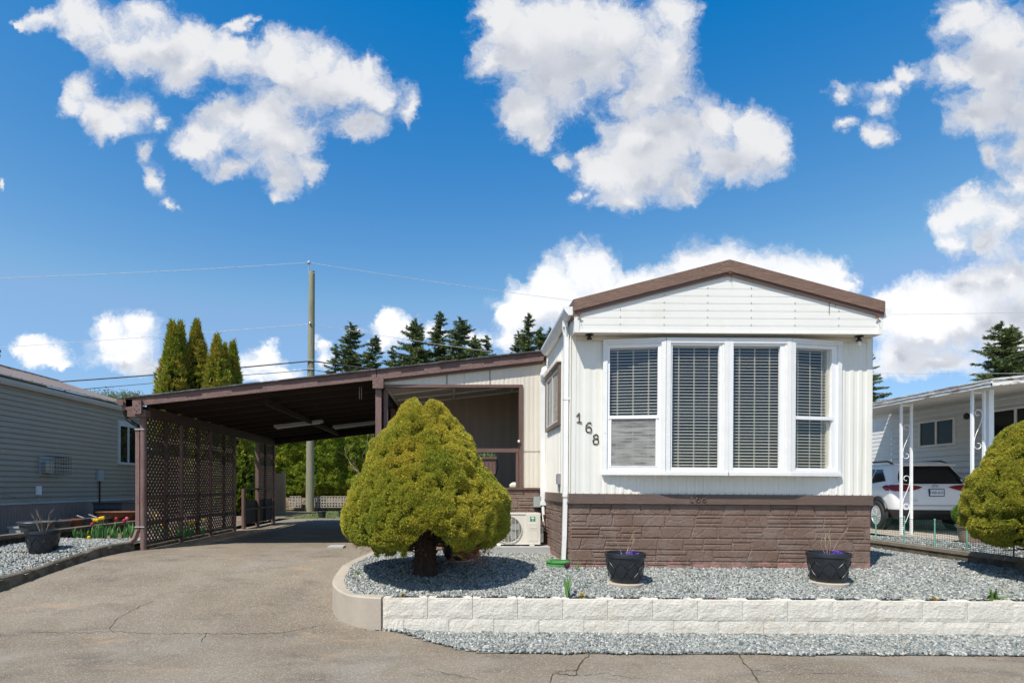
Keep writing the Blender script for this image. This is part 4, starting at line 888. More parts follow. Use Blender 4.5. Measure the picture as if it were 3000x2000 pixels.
    for i in range(1):
        prof = [(0,0),(-.07,0),(-.10,.05),(-.105,.09),(-.09,.09),(-.08,.05),(-.06,.015),(0,.015)]; z = roofz(-5.1)-.12
        mb.prism([(-5.085+a, z+b) for a, b in prof], 'y', 8.82, 15.5); mb.prism([(-5.085+a, z+b) for a, b in ((0,0),(-.07,0),(-.10,.05),(-.105,.09),(0,.09))], 'y', 8.81, 8.819)
    mb.build('gutter', M['brown_shaded'], H)
    mb = MB(); z = roofz(-5.1)-.12
    mb.tube([(-5.13,8.93,z),(-5.125,8.93,z-.10),(-5.08,8.93,z-.20),(-5.0,8.93,z-.26),(-4.93,8.93,z-.30),(-4.915,8.93,z-.36)], .030, 10); mb.build('downspout_elbow', M['black'], H, True)
    mb = MB(); mb.bar((-4.918,8.93,z-.34),(-4.918,8.93,.80), .062, .05); mb.bar((-4.918,8.93,.82),(-4.95,8.88,.66), .062, .055); mb.bar((-4.95,8.88,.67),(-5.03,8.72,.535), .066, .06); mb.build('downspout', M['brown_pink_v'], H)
    for zz in (z-.36, .86): mb = MB(); mb.bar((-4.955,8.90,zz),(-4.80,8.89,zz), .015, .012); mb.build('strap', M['grey_trim'], H)
    # lattice screens
    def lattice(y0, y1, z0, z1, x=-4.86):
        mb = MB(); pitch = .102; w = .030
        k = z0 - (y1-y0)
        for sgn, xo in ((1, 0), (-1, .010)):
            c = -(y1-y0) - .2
            while c < (z1-z0) + (y1-y0):
                # line z = z0 + c + sgn*(y-y0) (sgn>0) or mirrored
                pts = []
                for yy in (y0, y1):
                    zz = z0 + c + (yy-y0 if sgn > 0 else (y1-yy)); pts.append((yy, zz))
                (ya, za), (yb_, zb_) = pts
                def clip(ya, za, yb_, zb_):
                    lo, hi = 0., 1.; dz = zb_-za
                    for lim_, s in ((z0, 1), (z1, -1)):
                        f0 = s*(za-lim_); f1 = s*(zb_-lim_)
                        if f0 < 0 and f1 < 0: return None
                        if f0 < 0: lo = max(lo, f0/(f0-f1))
                        if f1 < 0: hi = min(hi, f0/(f0-f1))
                    return None if lo >= hi else (ya+(yb_-ya)*lo, za+dz*lo, ya+(yb_-ya)*hi, za+dz*hi)
                r = clip(ya, za, yb_, zb_)
                if r and abs(r[2]-r[0]) > .01: mb.bar((x+xo, r[0], r[1]), (x+xo, r[2], r[3]), w, .009, up=(1,0,0))
                c += pitch
        mb.build('lattice_panel', M['lattice'], H)
    def rails(y0, y1, zs):
        mb = MB()
        for z in zs: mb.box(-4.835,-4.80,y0,y1,z-.022,z+.022)
        mb.build('rail', M['lattice'], H)
    ys_ = [8.99,10.11,10.21,11.33,11.43,12.55]
    for a, b in ((8.99,10.115),(10.205,11.335),(11.425,12.555)):
        lattice(a, b, .60, zt); rails(a, b, (1.33,.92,.60))
        mb = MB(); m_ = a + (b-a)*.54; mb.box(-4.85,-4.80,m_-.02,m_+.02,.6,zt); mb.build('stud', M['lattice'], H)
    lattice(14.16, 15.32, 1.15, zt-.02); rails(13.2, 15.34, (1.42,.95))
    mb = MB(); mb.box(-4.85,-4.80,14.65,14.69,.6,zt); mb.build('stud', M['lattice'], H)
    mb = MB(); mb.tube([(-4.84,13.2,.5),(-4.84,13.2,1.43)], .05, 10); mb.build('gate_post', M['brown_shaded'], H, True)
    mb = MB(); mb.box(-4.87,-4.85,13.25,15.3,.6,1.15); mb.build('solid_panel', M['dark_wood'], H)
    for (x, y, L) in ((-3.38,12.5,1.05),(-2.36,13.7,1.05)):
        mb = MB(); z0 = roofz(x)-.17; mb.bar((x-L/2,y,z0-.1127*L/2-.03),(x+L/2,y,z0+.1127*L/2-.03), .13, .06); f = mb.build('tube_light', M['grey_trim'], H)
        mb = MB(); mb.tube([(x-L/2+.05,y-.03,z0-.1127*L/2-.075),(x+L/2-.05,y-.03,z0+.1127*L/2-.075)], .014, 8); mb.build('lamp_tube', M['vinyl'], f, True)
    mb = MB(); p = P(1053,1165,9.6)
    for d in (0,.035): mb.tube([(p.x+d,9.6,roofz(p.x)-.05),(p.x+d,9.6,p.z-.02)], .006, 6)
    mb.build('hanging_hook', M['grey_trim'], H)
build_carport()
# ------------------------------------------------------------------ AC unit, boxes, cover
def build_ac():
    x1 = 1.285; x0 = x1-.74; y0, y1 = 8.52, 8.80; z0, z1 = .625, 1.085
    H = thing('heat_pump', ((x0+x1)/2, 8.66, .6), 'cream heat pump outdoor unit with round fan grille on a concrete pad', 'air conditioner')
    mb = MB(); mb.box(x0, x1, y0+.012, y1, z0, z1); mb.box(x1-.215, x1-.002, y0, y0+.011, z0+.004, z1-.012); mb.box(x0-.004, x1+.004, y0+.004, y1+.004, z1-.012, z1+.006)
    mb.build('casing', M['acwhite'], H)
    mb = MB(); mb.box(x1-.185, x1-.04, y0-.004, y0-.0002, z0+.05, z1-.14); mb.box(x1-.17, x1-.055, y0-.007, y0-.0045, z0+.245, z0+.249); mb.box(x1-.17, x1-.055, y0-.007, y0-.0045, z0+.225, z0+.229); mb.build('service_panel', M['acwhite'], H)
    mb = MB(); mb.box(x1+.001, x1+.05, y0+.06, y1-.06, z0+.03, z0+.17); mb.build('valve_cover', M['acwhite'], H)
    cx, cz, r = x0+.26, (z0+z1)/2-.005, .20
    mb = MB(); V_ = [(cx+r*math.cos(a), y0+.008, cz+r*math.sin(a)) for a in np.linspace(0, 2*math.pi, 40)[:-1]]; mb.add(V_, [tuple(range(39))]); mb.build('fan_opening', M['acdark'], H)
    mb = MB()
    for k in range(5):
        a = 2*math.pi*k/5; mb.add([(cx,y0+.006,cz),(cx+.17*math.cos(a),y0+.004,cz+.17*math.sin(a)),(cx+.18*math.cos(a+.5),y0+.007,cz+.18*math.sin(a+.5)),(cx+.12*math.cos(a+.85),y0+.007,cz+.12*math.sin(a+.85))], [(0,1,2,3)])
    mb.build('fan_blades', M['steel'], H)
    mb = MB()
    for k in range(-11, 12):
        z = cz + k*.0172; w = math.sqrt(max(0, r*r-(k*.0172)**2)); mb.box(cx-w, cx+w, y0-.006, y0-.003, z-.0018, z+.0018)
    for k in range(-3, 4):
        x = cx + k*.054; w = math.sqrt(max(0, r*r-(k*.054)**2)); mb.box(x-.0028, x+.0028, y0-.009, y0-.0065, cz-w, cz+w)
    mb.tube([(cx+r*math.cos(a), y0-.004, cz+r*math.sin(a)) for a in np.linspace(0, 2*math.pi, 33)], .004, 5)
    mb.build('fan_grille', M['acwhite'], H)
    # maker's label: white tree on green
    mb = MB(); lx, lz = x1-.115, z1-.075; mb.box(lx-.038, lx+.038, y0-.003, y0-.0004, lz-.035, lz+.032); g = mb.build('label_plate', M['acgreen'], H)
    mb = MB(); V_ = [(lx+.027*math.cos(a), y0-.0045, lz+.001+.024*math.sin(a)) for a in np.linspace(0, math.pi, 14)]; mb.add(V_, [tuple(range(14))]); mb.box(lx-.004, lx+.004, y0-.0055, y0-.0035, lz-.02, lz+.0005); mb.box(lx-.014, lx+.014, y0-.0055, y0-.0035, lz-.031, lz-.025); mb.build('tree_emblem', M['vinyl'], g)
    mb = MB()
    for x in (x0+.08, x1-.16): mb.box(x, x+.07, y0-.01, y1, z0-.02, z0-.0005)
    mb.build('foot', M['acwhite'], H)
    o = MB().box(.42, 1.41, 8.40, 8.92, .50, .602).build('concrete_pad', M['pad'], None); tag(o, 'pale grey concrete pad under the heat pump', 'pad')
    H = thing('junction_box', (1.19, 8.9, 1.2), 'grey electrical box on brown skirting above the heat pump', 'electrical box')
    mb = MB(); p = P(1563,1454,8.88); q = P(1584,1484,8.88); mb.box(p.x, q.x, 8.84, 8.922, q.z, p.z); mb.build('box_body', M['elec_box'], H)
    mb = MB(); mb.tube([(q.x-.035,8.89,q.z),(q.x-.035,8.89,q.z-.12)], .012, 8); mb.build('conduit', M['black'], H, True)
    # line-set cover pipe in the corner
    H = thing('pipe_cover', (1.375, 8.86, 1.1), 'white line set pipe cover running up the corner beside the side window', 'pipe')
    mb = MB(); mb.bar((1.375,8.87,3.14),(1.375,8.87,1.24), .078, .06); mb.bar((1.375,8.87,1.26),(1.375,8.87,1.20), .09, .07); mb.build('straight_cover', M['gutter'], H)
    mb = MB(); mb.tube([(1.375,8.85,3.12),(1.378,8.80,3.20),(1.39,8.79,3.27),(1.43,8.79,3.29)], [.045,.058,.058,.052], 14); mb.build('elbow', M['gutter'], H, True)
    mb = MB(); mb.tube([(1.375,8.87,1.20),(1.385,8.86,1.05),(1.37,8.80,.86),(1.335,8.74,.76)], .026, 10); mb.build('insulated_hose', M['gutter'], H, True)
    mb = MB(); mb.tube([(1.30,8.70,.82),(1.35,8.66,.76),(1.37,8.70,.86),(1.36,8.76,.95)], .008, 6); mb.build('cable', M['black'], H, True)
    H = thing('valve_box_lid', (1.30, 7.12, .5), 'round green plastic valve box lid under the front downspout', 'valve box')
    mb = MB(); mb.lathe([(.155,0),(.155,.03),(.15,.034),(.15,.05),(.16,.055),(.16,.068),(.145,.076),(.03,.078)], (1.30,7.12,.50), 28); mb.build('lid', M['green_plastic'], H, True)
    mb = MB(); mb.bar((1.18,7.03,.583),(1.42,7.10,.583), .03, .012); mb.build('handle', M['green_plastic'], H)
build_ac()
# ------------------------------------------------------------------ POTS
def quatrefoil(mb, c, r, z0, z1, rt, rb):
    "raised ogee lines round the pot"
    n = 9
    for k in range(n):
        for s in (-1, 1):
            for j in range(2):
                pts = []
                for t in np.linspace(0, 1, 9):
                    zz = z0 + (z1-z0)*(j+t)/2; a = 2*math.pi*(k + .5*j*1.0)/n + s*(2*math.pi/n)*.5*(.5-.5*math.cos(math.pi*t))
                    rr = rb + (rt-rb)*((zz-z0+.04)/(z1-z0+.06))**.62 + .001; pts.append((c[0]+rr*math.cos(a), c[1]+rr*math.sin(a), zz))
                mb.tube(pts, .0035, 4, False)
def pot(loc, label, rtop=.222, h=.325, m='pot', twigs=0, flowers=0, saucer=True, seed=1):
    x, y, z = loc; H = thing('planter_pot', loc, label, 'plant pot', 'charcoal plastic pots in the gravel'); rb = rtop*.69
    prof = [(rb*.96,0),(rb,.012)] + [(rb+(rtop*.955-rb)*t**.62, .02+(h-.075)*t) for t in np.linspace(.03,1,9)] + [(rtop*.97,h-.052),(rtop,h-.045),(rtop,h-.012),(rtop*.985,h),(rtop*.90,h),(rtop*.88,h-.05)]
    mb = MB(); mb.lathe(prof, (x,y,z+.03), 40); mb.build('pot_body', M[m], H, True)
    mb = MB(); quatrefoil(mb, (x,y), 0, z+.07, z+h-.05, rtop*.955, rb*1.02); mb.build('raised_pattern', M['pot_grey'] if False else M[m], H)
    mb = MB(); mb.lathe([(rtop*.88,0),(rtop*.5,.012),(.01,.02)], (x,y,z+h-.03), 24); mb.build('potting_soil', M['soil'], H)
    if saucer: mb = MB(); mb.lathe([(rtop*.88,-.02),(rtop*.9,.02),(rtop*.86,.028)], (x,y,z), 30); mb.build('paving_disc', M['tan_concrete'], H)
    rg = random.Random(seed)
    if twigs:
        mb = MB()
        for k in range(twigs):
            a = rg.uniform(0, 6.28); L = rg.uniform(.16,.36); p = [Vector((x+.03*math.cos(a), y+.03*math.sin(a), z+h-.01))]; d = Vector((math.cos(a)*.35, math.sin(a)*.2, 1)).normalized()
            for j in range(4):
                p.append(p[-1] + d*L/4); d = (d + Vector((rg.uniform(-.25,.25), rg.uniform(-.25,.25), 0))).normalized()
                if j in (1, 2): q = p[-1]; e = (d + Vector((rg.uniform(-.8,.8), rg.uniform(-.5,.5), 0))).normalized(); mb.tube([q, q+e*.05, q+e*.09+Vector((0,0,.02))], [.0016,.0013,.0008], 4)
            mb.tube(p, [.003,.0028,.0022,.0016,.001], 5)
        mb.build('dry_stems', M['twig'], H)
    if flowers:
        mb = MB()
        for k in range(flowers):
            a = rg.uniform(0, 6.28); r = rg.uniform(0, rtop*.42); px, py = x+.05+r*math.cos(a)*1.2, y-.05+r*math.sin(a)*.7; pz = z+h+rg.uniform(-.01,.03) + (.02 if r < .04 else 0)
            for j in range(5):
                b = j*1.2566+rg.random(); mb.add([(px,py,pz),(px+.011*math.cos(b-.4),py+.011*math.sin(b-.4),pz+.006),(px+.015*math.cos(b),py+.015*math.sin(b),pz+.004),(px+.011*math.cos(b+.4),py+.011*math.sin(b+.4),pz+.007)], [(0,1,2,3)])
        mb.build('purple_blossom', M['purple'], H)
    return H
pot((( 1829-VX)/262, 6.38, YD(1.9,6.38)), 'charcoal pot with purple flowers and pale stems in front of the left bow window', twigs=5, flowers=34, seed=1)
pot((( 2415-VX)/258, 6.44, YD(4.2,6.44)), 'charcoal pot with purple flowers at the right front corner of the home', twigs=6, flowers=44, seed=3)
pot((( 1342-VX)/222, 7.55, YD(0,7.55)), 'charcoal pot half hidden behind the trunk of the cone shaped conifer', rtop=.235, twigs=0, seed=4)
pot((-5.77, 8.05, .50), 'charcoal pot with bare twigs on the left gravel bed beside the driveway', rtop=.212, h=.345, twigs=7, seed=6)
# ------------------------------------------------------------------ foliage generators
def blades(Pn, Nn, n, L, W, spread, rg):
    k = len(Pn); Pn = np.repeat(Pn, n, 0); D = np.repeat(Nn, n, 0) + rg.normal(size=(k*n, 3)) * spread; D /= np.linalg.norm(D, axis=1)[:, None] + 1e-9
    S = np.cross(D, rg.normal(size=(k*n, 3))); S /= np.linalg.norm(S, axis=1)[:, None] + 1e-9
    l = L * rg.uniform(.6, 1.3, (k*n, 1)); base = Pn + rg.normal(size=Pn.shape) * L * .15
    a = base - S*W/2; b = base + S*W/2; c = base + D*l*.6 + S*W*.35; d = base + D*l; e = base + D*l*.6 - S*W*.35
    V_ = np.stack([a, b, c, d], 1).reshape(-1, 3); F_ = (np.array([[0,1,2,3]])[None] + (np.arange(k*n)*4)[:, None, None]).reshape(-1, 4)
    return V_, F_
def unit(a): return a / (np.linalg.norm(a, axis=-1, keepdims=True) + 1e-9)
def dwarf_conifer(loc, label, prof, seed, mat, n_t=26000, notch=True, dead=True, scale=1.0, skew=0.0, trunk_h=.45):
    x, y, z = loc; H = thing('dwarf_conifer', loc, label, 'conifer', 'dwarf conifers in the gravel yard'); rg = np.random.default_rng(seed)
    hs = np.array([p[0] for p in prof]); rs = np.array([p[1] for p in prof])
    th = rg.uniform(0, 2*math.pi, n_t)
    # area-weighted choice along the profile
    seg = np.sqrt(np.diff(hs)**2 + np.diff(rs)**2) * (rs[:-1]+rs[1:])/2 + .002; cum = np.concatenate([[0], np.cumsum(seg)]); cum /= cum[-1]
    t = rg.uniform(0, 1, n_t); i = np.clip(np.searchsorted(cum, t) - 1, 0, len(seg)-1); f = (t-cum[i])/(cum[i+1]-cum[i])
    h = hs[i] + (hs[i+1]-hs[i])*f; r = rs[i] + (rs[i+1]-rs[i])*f; nz_ = -(rs[i+1]-rs[i]); nr = (hs[i+1]-hs[i]); sgn = np.sign(nr + 1e-6)
    Nn = unit(np.stack([np.cos(th)*np.abs(nr), np.sin(th)*np.abs(nr), nz_*sgn], 1))
    Pn = np.stack([r*np.cos(th), r*np.sin(th), h], 1)
    k = np.empty(n_t); deep = np.empty(n_t)
    for j in range(n_t):
        p = Vector(Pn[j]); a = mnoise.noise(p*2.6 + Vector((seed,0,0))); b = mnoise.noise(p*7.5); c = mnoise.noise(p*15); k[j] = .07*a + .055*b + .022*c; deep[j] = b + .6*c
    if notch:   # cleft between two leaders at the top, and a cleft down the left side
        ang = np.arctan2(Pn[:,1], Pn[:,0]); top = np.clip((h-1.72)/.3, 0, 1)
        dx = np.abs(Pn[:,0] + .005); k -= top * .0; Pn[:,2] -= np.clip(.13 - dx*1.5, 0, .13) * top * 1.15
    Pn = Pn + Nn * k[:, None]
    Pn[:,0] += skew * (Pn[:,2] - .6)
    hole = deep < -.34; Pn[hole] -= Nn[hole] * .05
    if notch:   # the skirt lifts in front of the trunk
        fx = Pn[:,0]; lift = np.clip(1 - np.abs(fx - .07)/.26, 0, 1) * (Pn[:,1] < .25) * (Pn[:,1] < 0.25); kp = ~((Pn[:,2] < .40 + .22*lift) & (lift > 0)); Pn = Pn[kp]; Nn = Nn[kp]; h = h[kp]
    low = np.clip((.42 - h) / .25, 0, 1); keep = rg.uniform(0, 1, len(h)) > low * .75; Pn = Pn[keep]; Nn = Nn[keep]
    Nn = unit(Nn + np.array([0, 0, .35]))
    V_, F_ = blades(Pn + np.array(loc), Nn, 7, .024*scale, .0072*scale, .62, rg)
    sub = rg.random(len(Pn)) < .55; V2_, F2_ = blades(Pn[sub] + np.array(loc) - Nn[sub]*.04, Nn[sub], 6, .040*scale, .014*scale, .95, rg)
    mesh_np('crown', np.concatenate([V_, V2_]), np.concatenate([F_, F2_ + len(V_)]), mat, H)
    # inner mass so the crown is opaque
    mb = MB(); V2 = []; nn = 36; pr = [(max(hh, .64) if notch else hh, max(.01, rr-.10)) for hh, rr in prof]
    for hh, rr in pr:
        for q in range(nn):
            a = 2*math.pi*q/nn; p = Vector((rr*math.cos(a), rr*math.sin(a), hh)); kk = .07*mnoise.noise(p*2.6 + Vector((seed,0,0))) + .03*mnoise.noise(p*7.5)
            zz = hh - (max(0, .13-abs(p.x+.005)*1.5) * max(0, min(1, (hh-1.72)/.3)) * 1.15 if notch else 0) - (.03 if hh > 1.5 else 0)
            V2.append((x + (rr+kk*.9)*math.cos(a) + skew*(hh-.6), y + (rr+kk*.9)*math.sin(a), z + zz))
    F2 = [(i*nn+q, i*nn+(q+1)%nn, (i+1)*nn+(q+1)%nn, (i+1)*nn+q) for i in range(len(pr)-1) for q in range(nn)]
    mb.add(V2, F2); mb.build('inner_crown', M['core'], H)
    # trunk: several fused stems with ragged bark
    mb = MB(); r2 = random.Random(seed)
    for j in range(13):
        a = 2*math.pi*j/13; rr = .085; bx, by = x+rr*math.cos(a), y+rr*math.sin(a); p = [(bx*1.0+.02*math.cos(a), by+.02*math.sin(a), z-.03)]
        for q in range(1, 6): hh = q/5*(trunk_h+.35); p.append((bx + r2.uniform(-.012,.012) + (.05*math.cos(a)*(q-3)/2 if q > 3 else 0) + skew*hh*.2, by + r2.uniform(-.012,.012), z + hh))
        mb.tube(p, [.052,.046,.043,.042,.035,.02], 7)
    mb.tube([(x,y,z-.02),(x,y,z+trunk_h+.3)], .10, 12)
    for j in range(26):   # low dead branches
        a = r2.uniform(0, 6.28); h0 = r2.uniform(.18, .55); L = r2.uniform(.2,.65) if h0 > .3 else r2.uniform(.06,.2); d = Vector((math.cos(a), math.sin(a), r2.uniform(-.05,.35))); p0 = Vector((x,y,z+h0)) + Vector((d.x,d.y,0))*.08
        mb.tube([p0, p0+d*L*.5+Vector((0,0,r2.uniform(-.03,.03))), p0+d*L], [.014,.009,.004], 5)
    for j in range(60):   # stub twigs and peeling bark
        a = r2.uniform(0, 6.28); h0 = r2.uniform(.05,.5); p0 = Vector((x+.125*math.cos(a), y+.125*math.sin(a), z+h0)); mb.tube([p0, p0+Vector((math.cos(a)*.05, math.sin(a)*.05, r2.uniform(-.03,.03)))], [.006,.002], 4)
    mb.build('trunk', M['bark'], H)
    if dead:
        n = 260; a = rg.uniform(0, 2*math.pi, n); rr = rg.uniform(.35, .9, n); Pd = np.stack([x + rr*np.cos(a), y + rr*np.sin(a), z + rg.uniform(.30,.42,n)], 1); Nd = unit(np.stack([np.cos(a), np.sin(a), np.full(n,-.3)], 1))
        V_, F_ = blades(Pd, Nd, 3, .07, .004, .6, rg); mesh_np('dead_twigs', V_, F_, M['bark'], H)['kind'] = 'stuff'
        n = 260; Pd = np.stack([x+.52+rg.normal(0,.09,n), y-.50+rg.normal(0,.09,n), z+.33+rg.normal(0,.05,n)], 1); V_, F_ = blades(Pd, unit(np.stack([np.ones(n),-np.ones(n),-.6*np.ones(n)],1)), 3, .05, .008, .8, rg)
        mesh_np('brown_tips', V_, F_, M['rust'], H)
    return H
PROF = [(.40,.30),(.37,.62),(.40,.80),(.50,.905),(.66,.955),(.88,.905),(1.08,.79),(1.30,.665),(1.50,.55),(1.70,.425),(1.86,.315),(1.98,.22),(2.05,.10),(2.07,.02)]
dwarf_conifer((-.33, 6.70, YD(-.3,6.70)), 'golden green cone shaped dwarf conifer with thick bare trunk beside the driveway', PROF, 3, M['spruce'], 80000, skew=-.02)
PROF2 = [(.44,.25),(.44,.50),(.50,.66),(.64,.77),(.80,.80),(1.0,.77),(1.2,.69),(1.4,.59),(1.6,.46),(1.78,.32),(1.92,.16),(1.95,.02)]
dwarf_conifer((6.84, 6.55, YD(6.8,6.55)), 'yellow green dwarf conifer cut by the right edge of the photo', PROF2, 9, M['spruce2'], 62000, notch=False, dead=True, scale=.95)
def cone_tree(H, x, y, z0, h, r, seed, mat, n=2600, L=.17, W=.07, pw=1.2, name='crown'):
    rg = np.random.default_rng(seed); t = rg.uniform(0, 1, n)**.85; th = rg.uniform(0, 2*math.pi, n)
    rr = r * (1 - t**pw) ** .95 * (.35 + .65*np.clip(t/.12, 0, 1)); rr *= 1 + .22*np.sin(th*5 + seed + t*4)*.5 + rg.normal(0, .07, n)
    for j in range(n): rr[j] *= 1 + .45*mnoise.noise(Vector((math.cos(th[j])*1.8, math.sin(th[j])*1.8, t[j]*h*1.0 + seed))) + .35*mnoise.noise(Vector((math.cos(th[j])*5, math.sin(th[j])*5, t[j]*h*2.2 + seed)))
    Pn = np.stack([x + rr*np.cos(th), y + rr*np.sin(th), z0 + t*h], 1); Nn = unit(np.stack([np.cos(th)*.55, np.sin(th)*.55, np.ones(n)*.9], 1))
    q_ = np.linspace(h*.86, h*1.02, 26); sp = np.stack([x + rg.normal(0,.05,26)*(1.1-q_/h)*8, np.full(26,y), z0 + q_], 1); Pn = np.concatenate([Pn, sp]); Nn = np.concatenate([Nn, unit(np.tile([[0,0,1.]], (26,1)))]); V_, F_ = blades(Pn, Nn, 9, L*.85, W*.55, .42, rg); mesh_np(name, V_, F_, mat, H)
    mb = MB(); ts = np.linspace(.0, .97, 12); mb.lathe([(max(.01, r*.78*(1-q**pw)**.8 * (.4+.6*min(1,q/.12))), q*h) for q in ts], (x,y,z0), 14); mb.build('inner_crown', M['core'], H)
    mb = MB(); mb.tube([(x,y,z0-.35),(x,y,z0+h*.6)], [.09,.03], 8); mb.build('trunk', M['bark'], H)
YC = 19.0
def cedars():
    data = [(504,953,.66,'leftmost and bushiest at its foot'),(529,955,.55,'second from the left'),(576,948,.88,'tallest and widest, in the middle'),(636,992,.68,'shorter, right of the tallest'),(657,1018,.42,'thin, between two taller tops on the right'),(682,1010,.58,'rightmost')]
    for i, (px, py, r, txt) in enumerate(data):
        p = P(px, py, YC + (i % 3) * .45); x, y, h = p.x, p.y, p.z - .7
        pass
        H = thing('cedar_tree', (x, y, .5), 'columnar cedar rising behind the carport roof, ' + txt, 'cedar tree', 'columnar cedars behind the carport')
        cone_tree(H, x, y, .7, h, r*1.38, 20+i, M['cedar'], 2600 if r > .6 else 1700)
    for i, (x, y, h, r) in enumerate(((-9.0,18.2,3.6,.75),(-8.0,18.4,3.8,.8),(-7.0,18.5,3.5,.75))):
        H = thing('cedar_shrub', (x, y, .5), ('leftmost','middle','rightmost')[i] + ' of three low cedars seen through the lattice screen', 'shrub', 'low cedars behind the lattice'); cone_tree(H, x, y, .6, h, r, 40+i, M['cedar'], 1500)
cedars()
def hedge():
    H = thing('hedge', (-5, 25, .5), 'tall clipped green hedge along the back behind the utility pole', 'hedge'); rg = np.random.default_rng(5)
    n = 42000; x = rg.uniform(-11.5, 1.5, n); z = rg.uniform(1.0, 4.9, n); y = np.full(n, 24.75)
    for j in range(n):
        p = Vector((x[j], z[j], 0)); y[j] += -.30*mnoise.noise(p*.8) - .22*mnoise.noise(p*2.2) - .14*mnoise.noise(p*5) + .15*(1 if z[j] < 1.2 else 0)
    Pn = np.stack([x, y, z], 1); V_, F_ = blades(Pn, unit(np.tile(np.array([[0,-.55,.75]]), (n,1))), 4, .10, .055, .6, rg); mesh_np('hedge_leaves', V_, F_, M['hedge'], H)
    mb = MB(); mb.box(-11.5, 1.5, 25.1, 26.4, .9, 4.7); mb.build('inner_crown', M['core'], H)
    for k in range(16): mb = MB(); xx = -11+k*.8; mb.tube([(xx,25.6,.85),(xx+.1,25.7,1.6)], .05, 6); mb.build('trunk', M['bark'], H)
hedge()
def fir_mesh(seed, h=19., r=3.1, lean=0., thin=1.0, dens=1.0):
    rg = np.random.default_rng(seed); r3 = random.Random(seed); P_, N_ = [], []; z = h*.45; mb = MB(); side = r3.uniform(0, 6.28)
    while z < h - .25:
        t = (z - h*.45) / (h*.55); L0 = r * (1-t)**.8 + .12; nb_ = max(3, int((7.5 - 3.5*t)*dens))
        for k in range(nb_):
            a = r3.uniform(0, 6.283); l = L0 * r3.choice((.45,.7,.85,1.0,1.0,1.22)) * (1 + .18*math.cos(a-side)); up = r3.uniform(-.22, .10) + .38*t*t; m_ = max(3, int(l*8*thin)); d = Vector((math.cos(a), math.sin(a), 0)); sd = Vector((-d.y, d.x, 0))
            z0 = z + r3.uniform(-.12,.12); tip = None
            for q in range(m_):
                s_ = (q+.7)/m_; c = d*l*s_; zz = z0 + l*s_*up - .10*l*s_ + .16*l*s_**3
                w = (1-s_)*.30*l*.6 + .05
                for g_ in (-1, 1):
                    P_.append((c.x + sd.x*w*g_*r3.uniform(.1,1) + lean*max(0,t-.4)*2.2, c.y + sd.y*w*g_*r3.uniform(.1,1), zz - r3.uniform(0,.08))); N_.append((d.x + sd.x*g_*.7, d.y + sd.y*g_*.7, up*.6 - .22))
                tip = (c.x + lean*max(0,t-.4)*2.2, c.y, zz)
            mb.tube([(lean*max(0,t-.4)*2.2,0,z0), tip], [.035,.012], 3)
        z += r3.uniform(.26, .46)*(1.15-.45*t)
    for q in range(8): P_.append((lean*1.25,0,h-.3+q*.04)); N_.append((0,0,1))
    V_, F_ = blades(np.array(P_), unit(np.array(N_)), 6, .27, .085, .48, rg)
    zt = h - .1; mb.tube([(0,0,0),(0,0,h*.7),(lean*1.2,0,zt)], [.30,.14,.02], 7)
    return V_, F_, mb, (lean*1.2, zt)
fir_protos = {}
def firs():
    kinds = [fir_mesh(1), fir_mesh(2, r=2.5, dens=.85), fir_mesh(3, r=2.6, lean=1.0), fir_mesh(4, r=2.2, thin=.8, dens=.7), fir_mesh(5, r=3.6, dens=1.15)]
    data = [(1027,947,0,1.0,62),(983,1010,3,.9,62),(1100,985,2,.95,60),(1148,1020,3,.85,64),(1218,936,4,.9,60),(1289,915,1,1.15,62),(1347,932,0,1.1,60),(1392,985,4,.8,66),(1425,985,3,1.0,62),(1550,920,1,1.0,62),(1518,972,0,.75,64),(1585,962,4,.8,62),(1612,962,1,.8,66),(2935,945,4,1.05,62),(2965,955,0,.9,68),(2535,1020,0,.7,56),(1180,1040,0,.8,70)]
    words_ = ['straight pointed fir just right of the utility pole','thin fir nearest to the utility pole','fir with its top leaning to the right','small sparse fir in the gap between the fir clumps','broad dark fir at the left of the middle clump','slender tall fir with the highest top in the middle clump','full dark fir right of the highest one','low dense fir at the right foot of the middle clump','thin ragged fir at the right end of the middle clump','pointed fir left of the white gutter','short fir at the left of the clump by the gutter','bushy fir just left of the white gutter','faint far fir behind the gutter clump','big dark fir above the neighbour carport on the right','far fir at the right edge of the photo','fir peeking out behind the right wall of the home','low fir behind the small sparse one']
    done = {}
    for (px, py, k, s, Y), txt in zip(data, words_):
        V_, F_, tb, (tx, tz) = kinds[k]; top = P(px, py, Y); sz = (top.z - .4) / 19.0
        if k not in done:
            H = thing('fir_tree', (0, 0, 0), txt, 'fir tree', 'firs on the skyline'); mesh_np('crown', V_, F_, M['fir'], H); tb.build('trunk', M['bark_grey'], H); done[k] = H
        else: H = copy_tree(done[k]); H['label'] = txt
        H.location = (top.x - tx*s*1.25, Y, .4); H.scale = (s*1.25, s*1.25, sz); H.rotation_euler.z = (px*.37) % .5 if k != 2 else 0
firs()
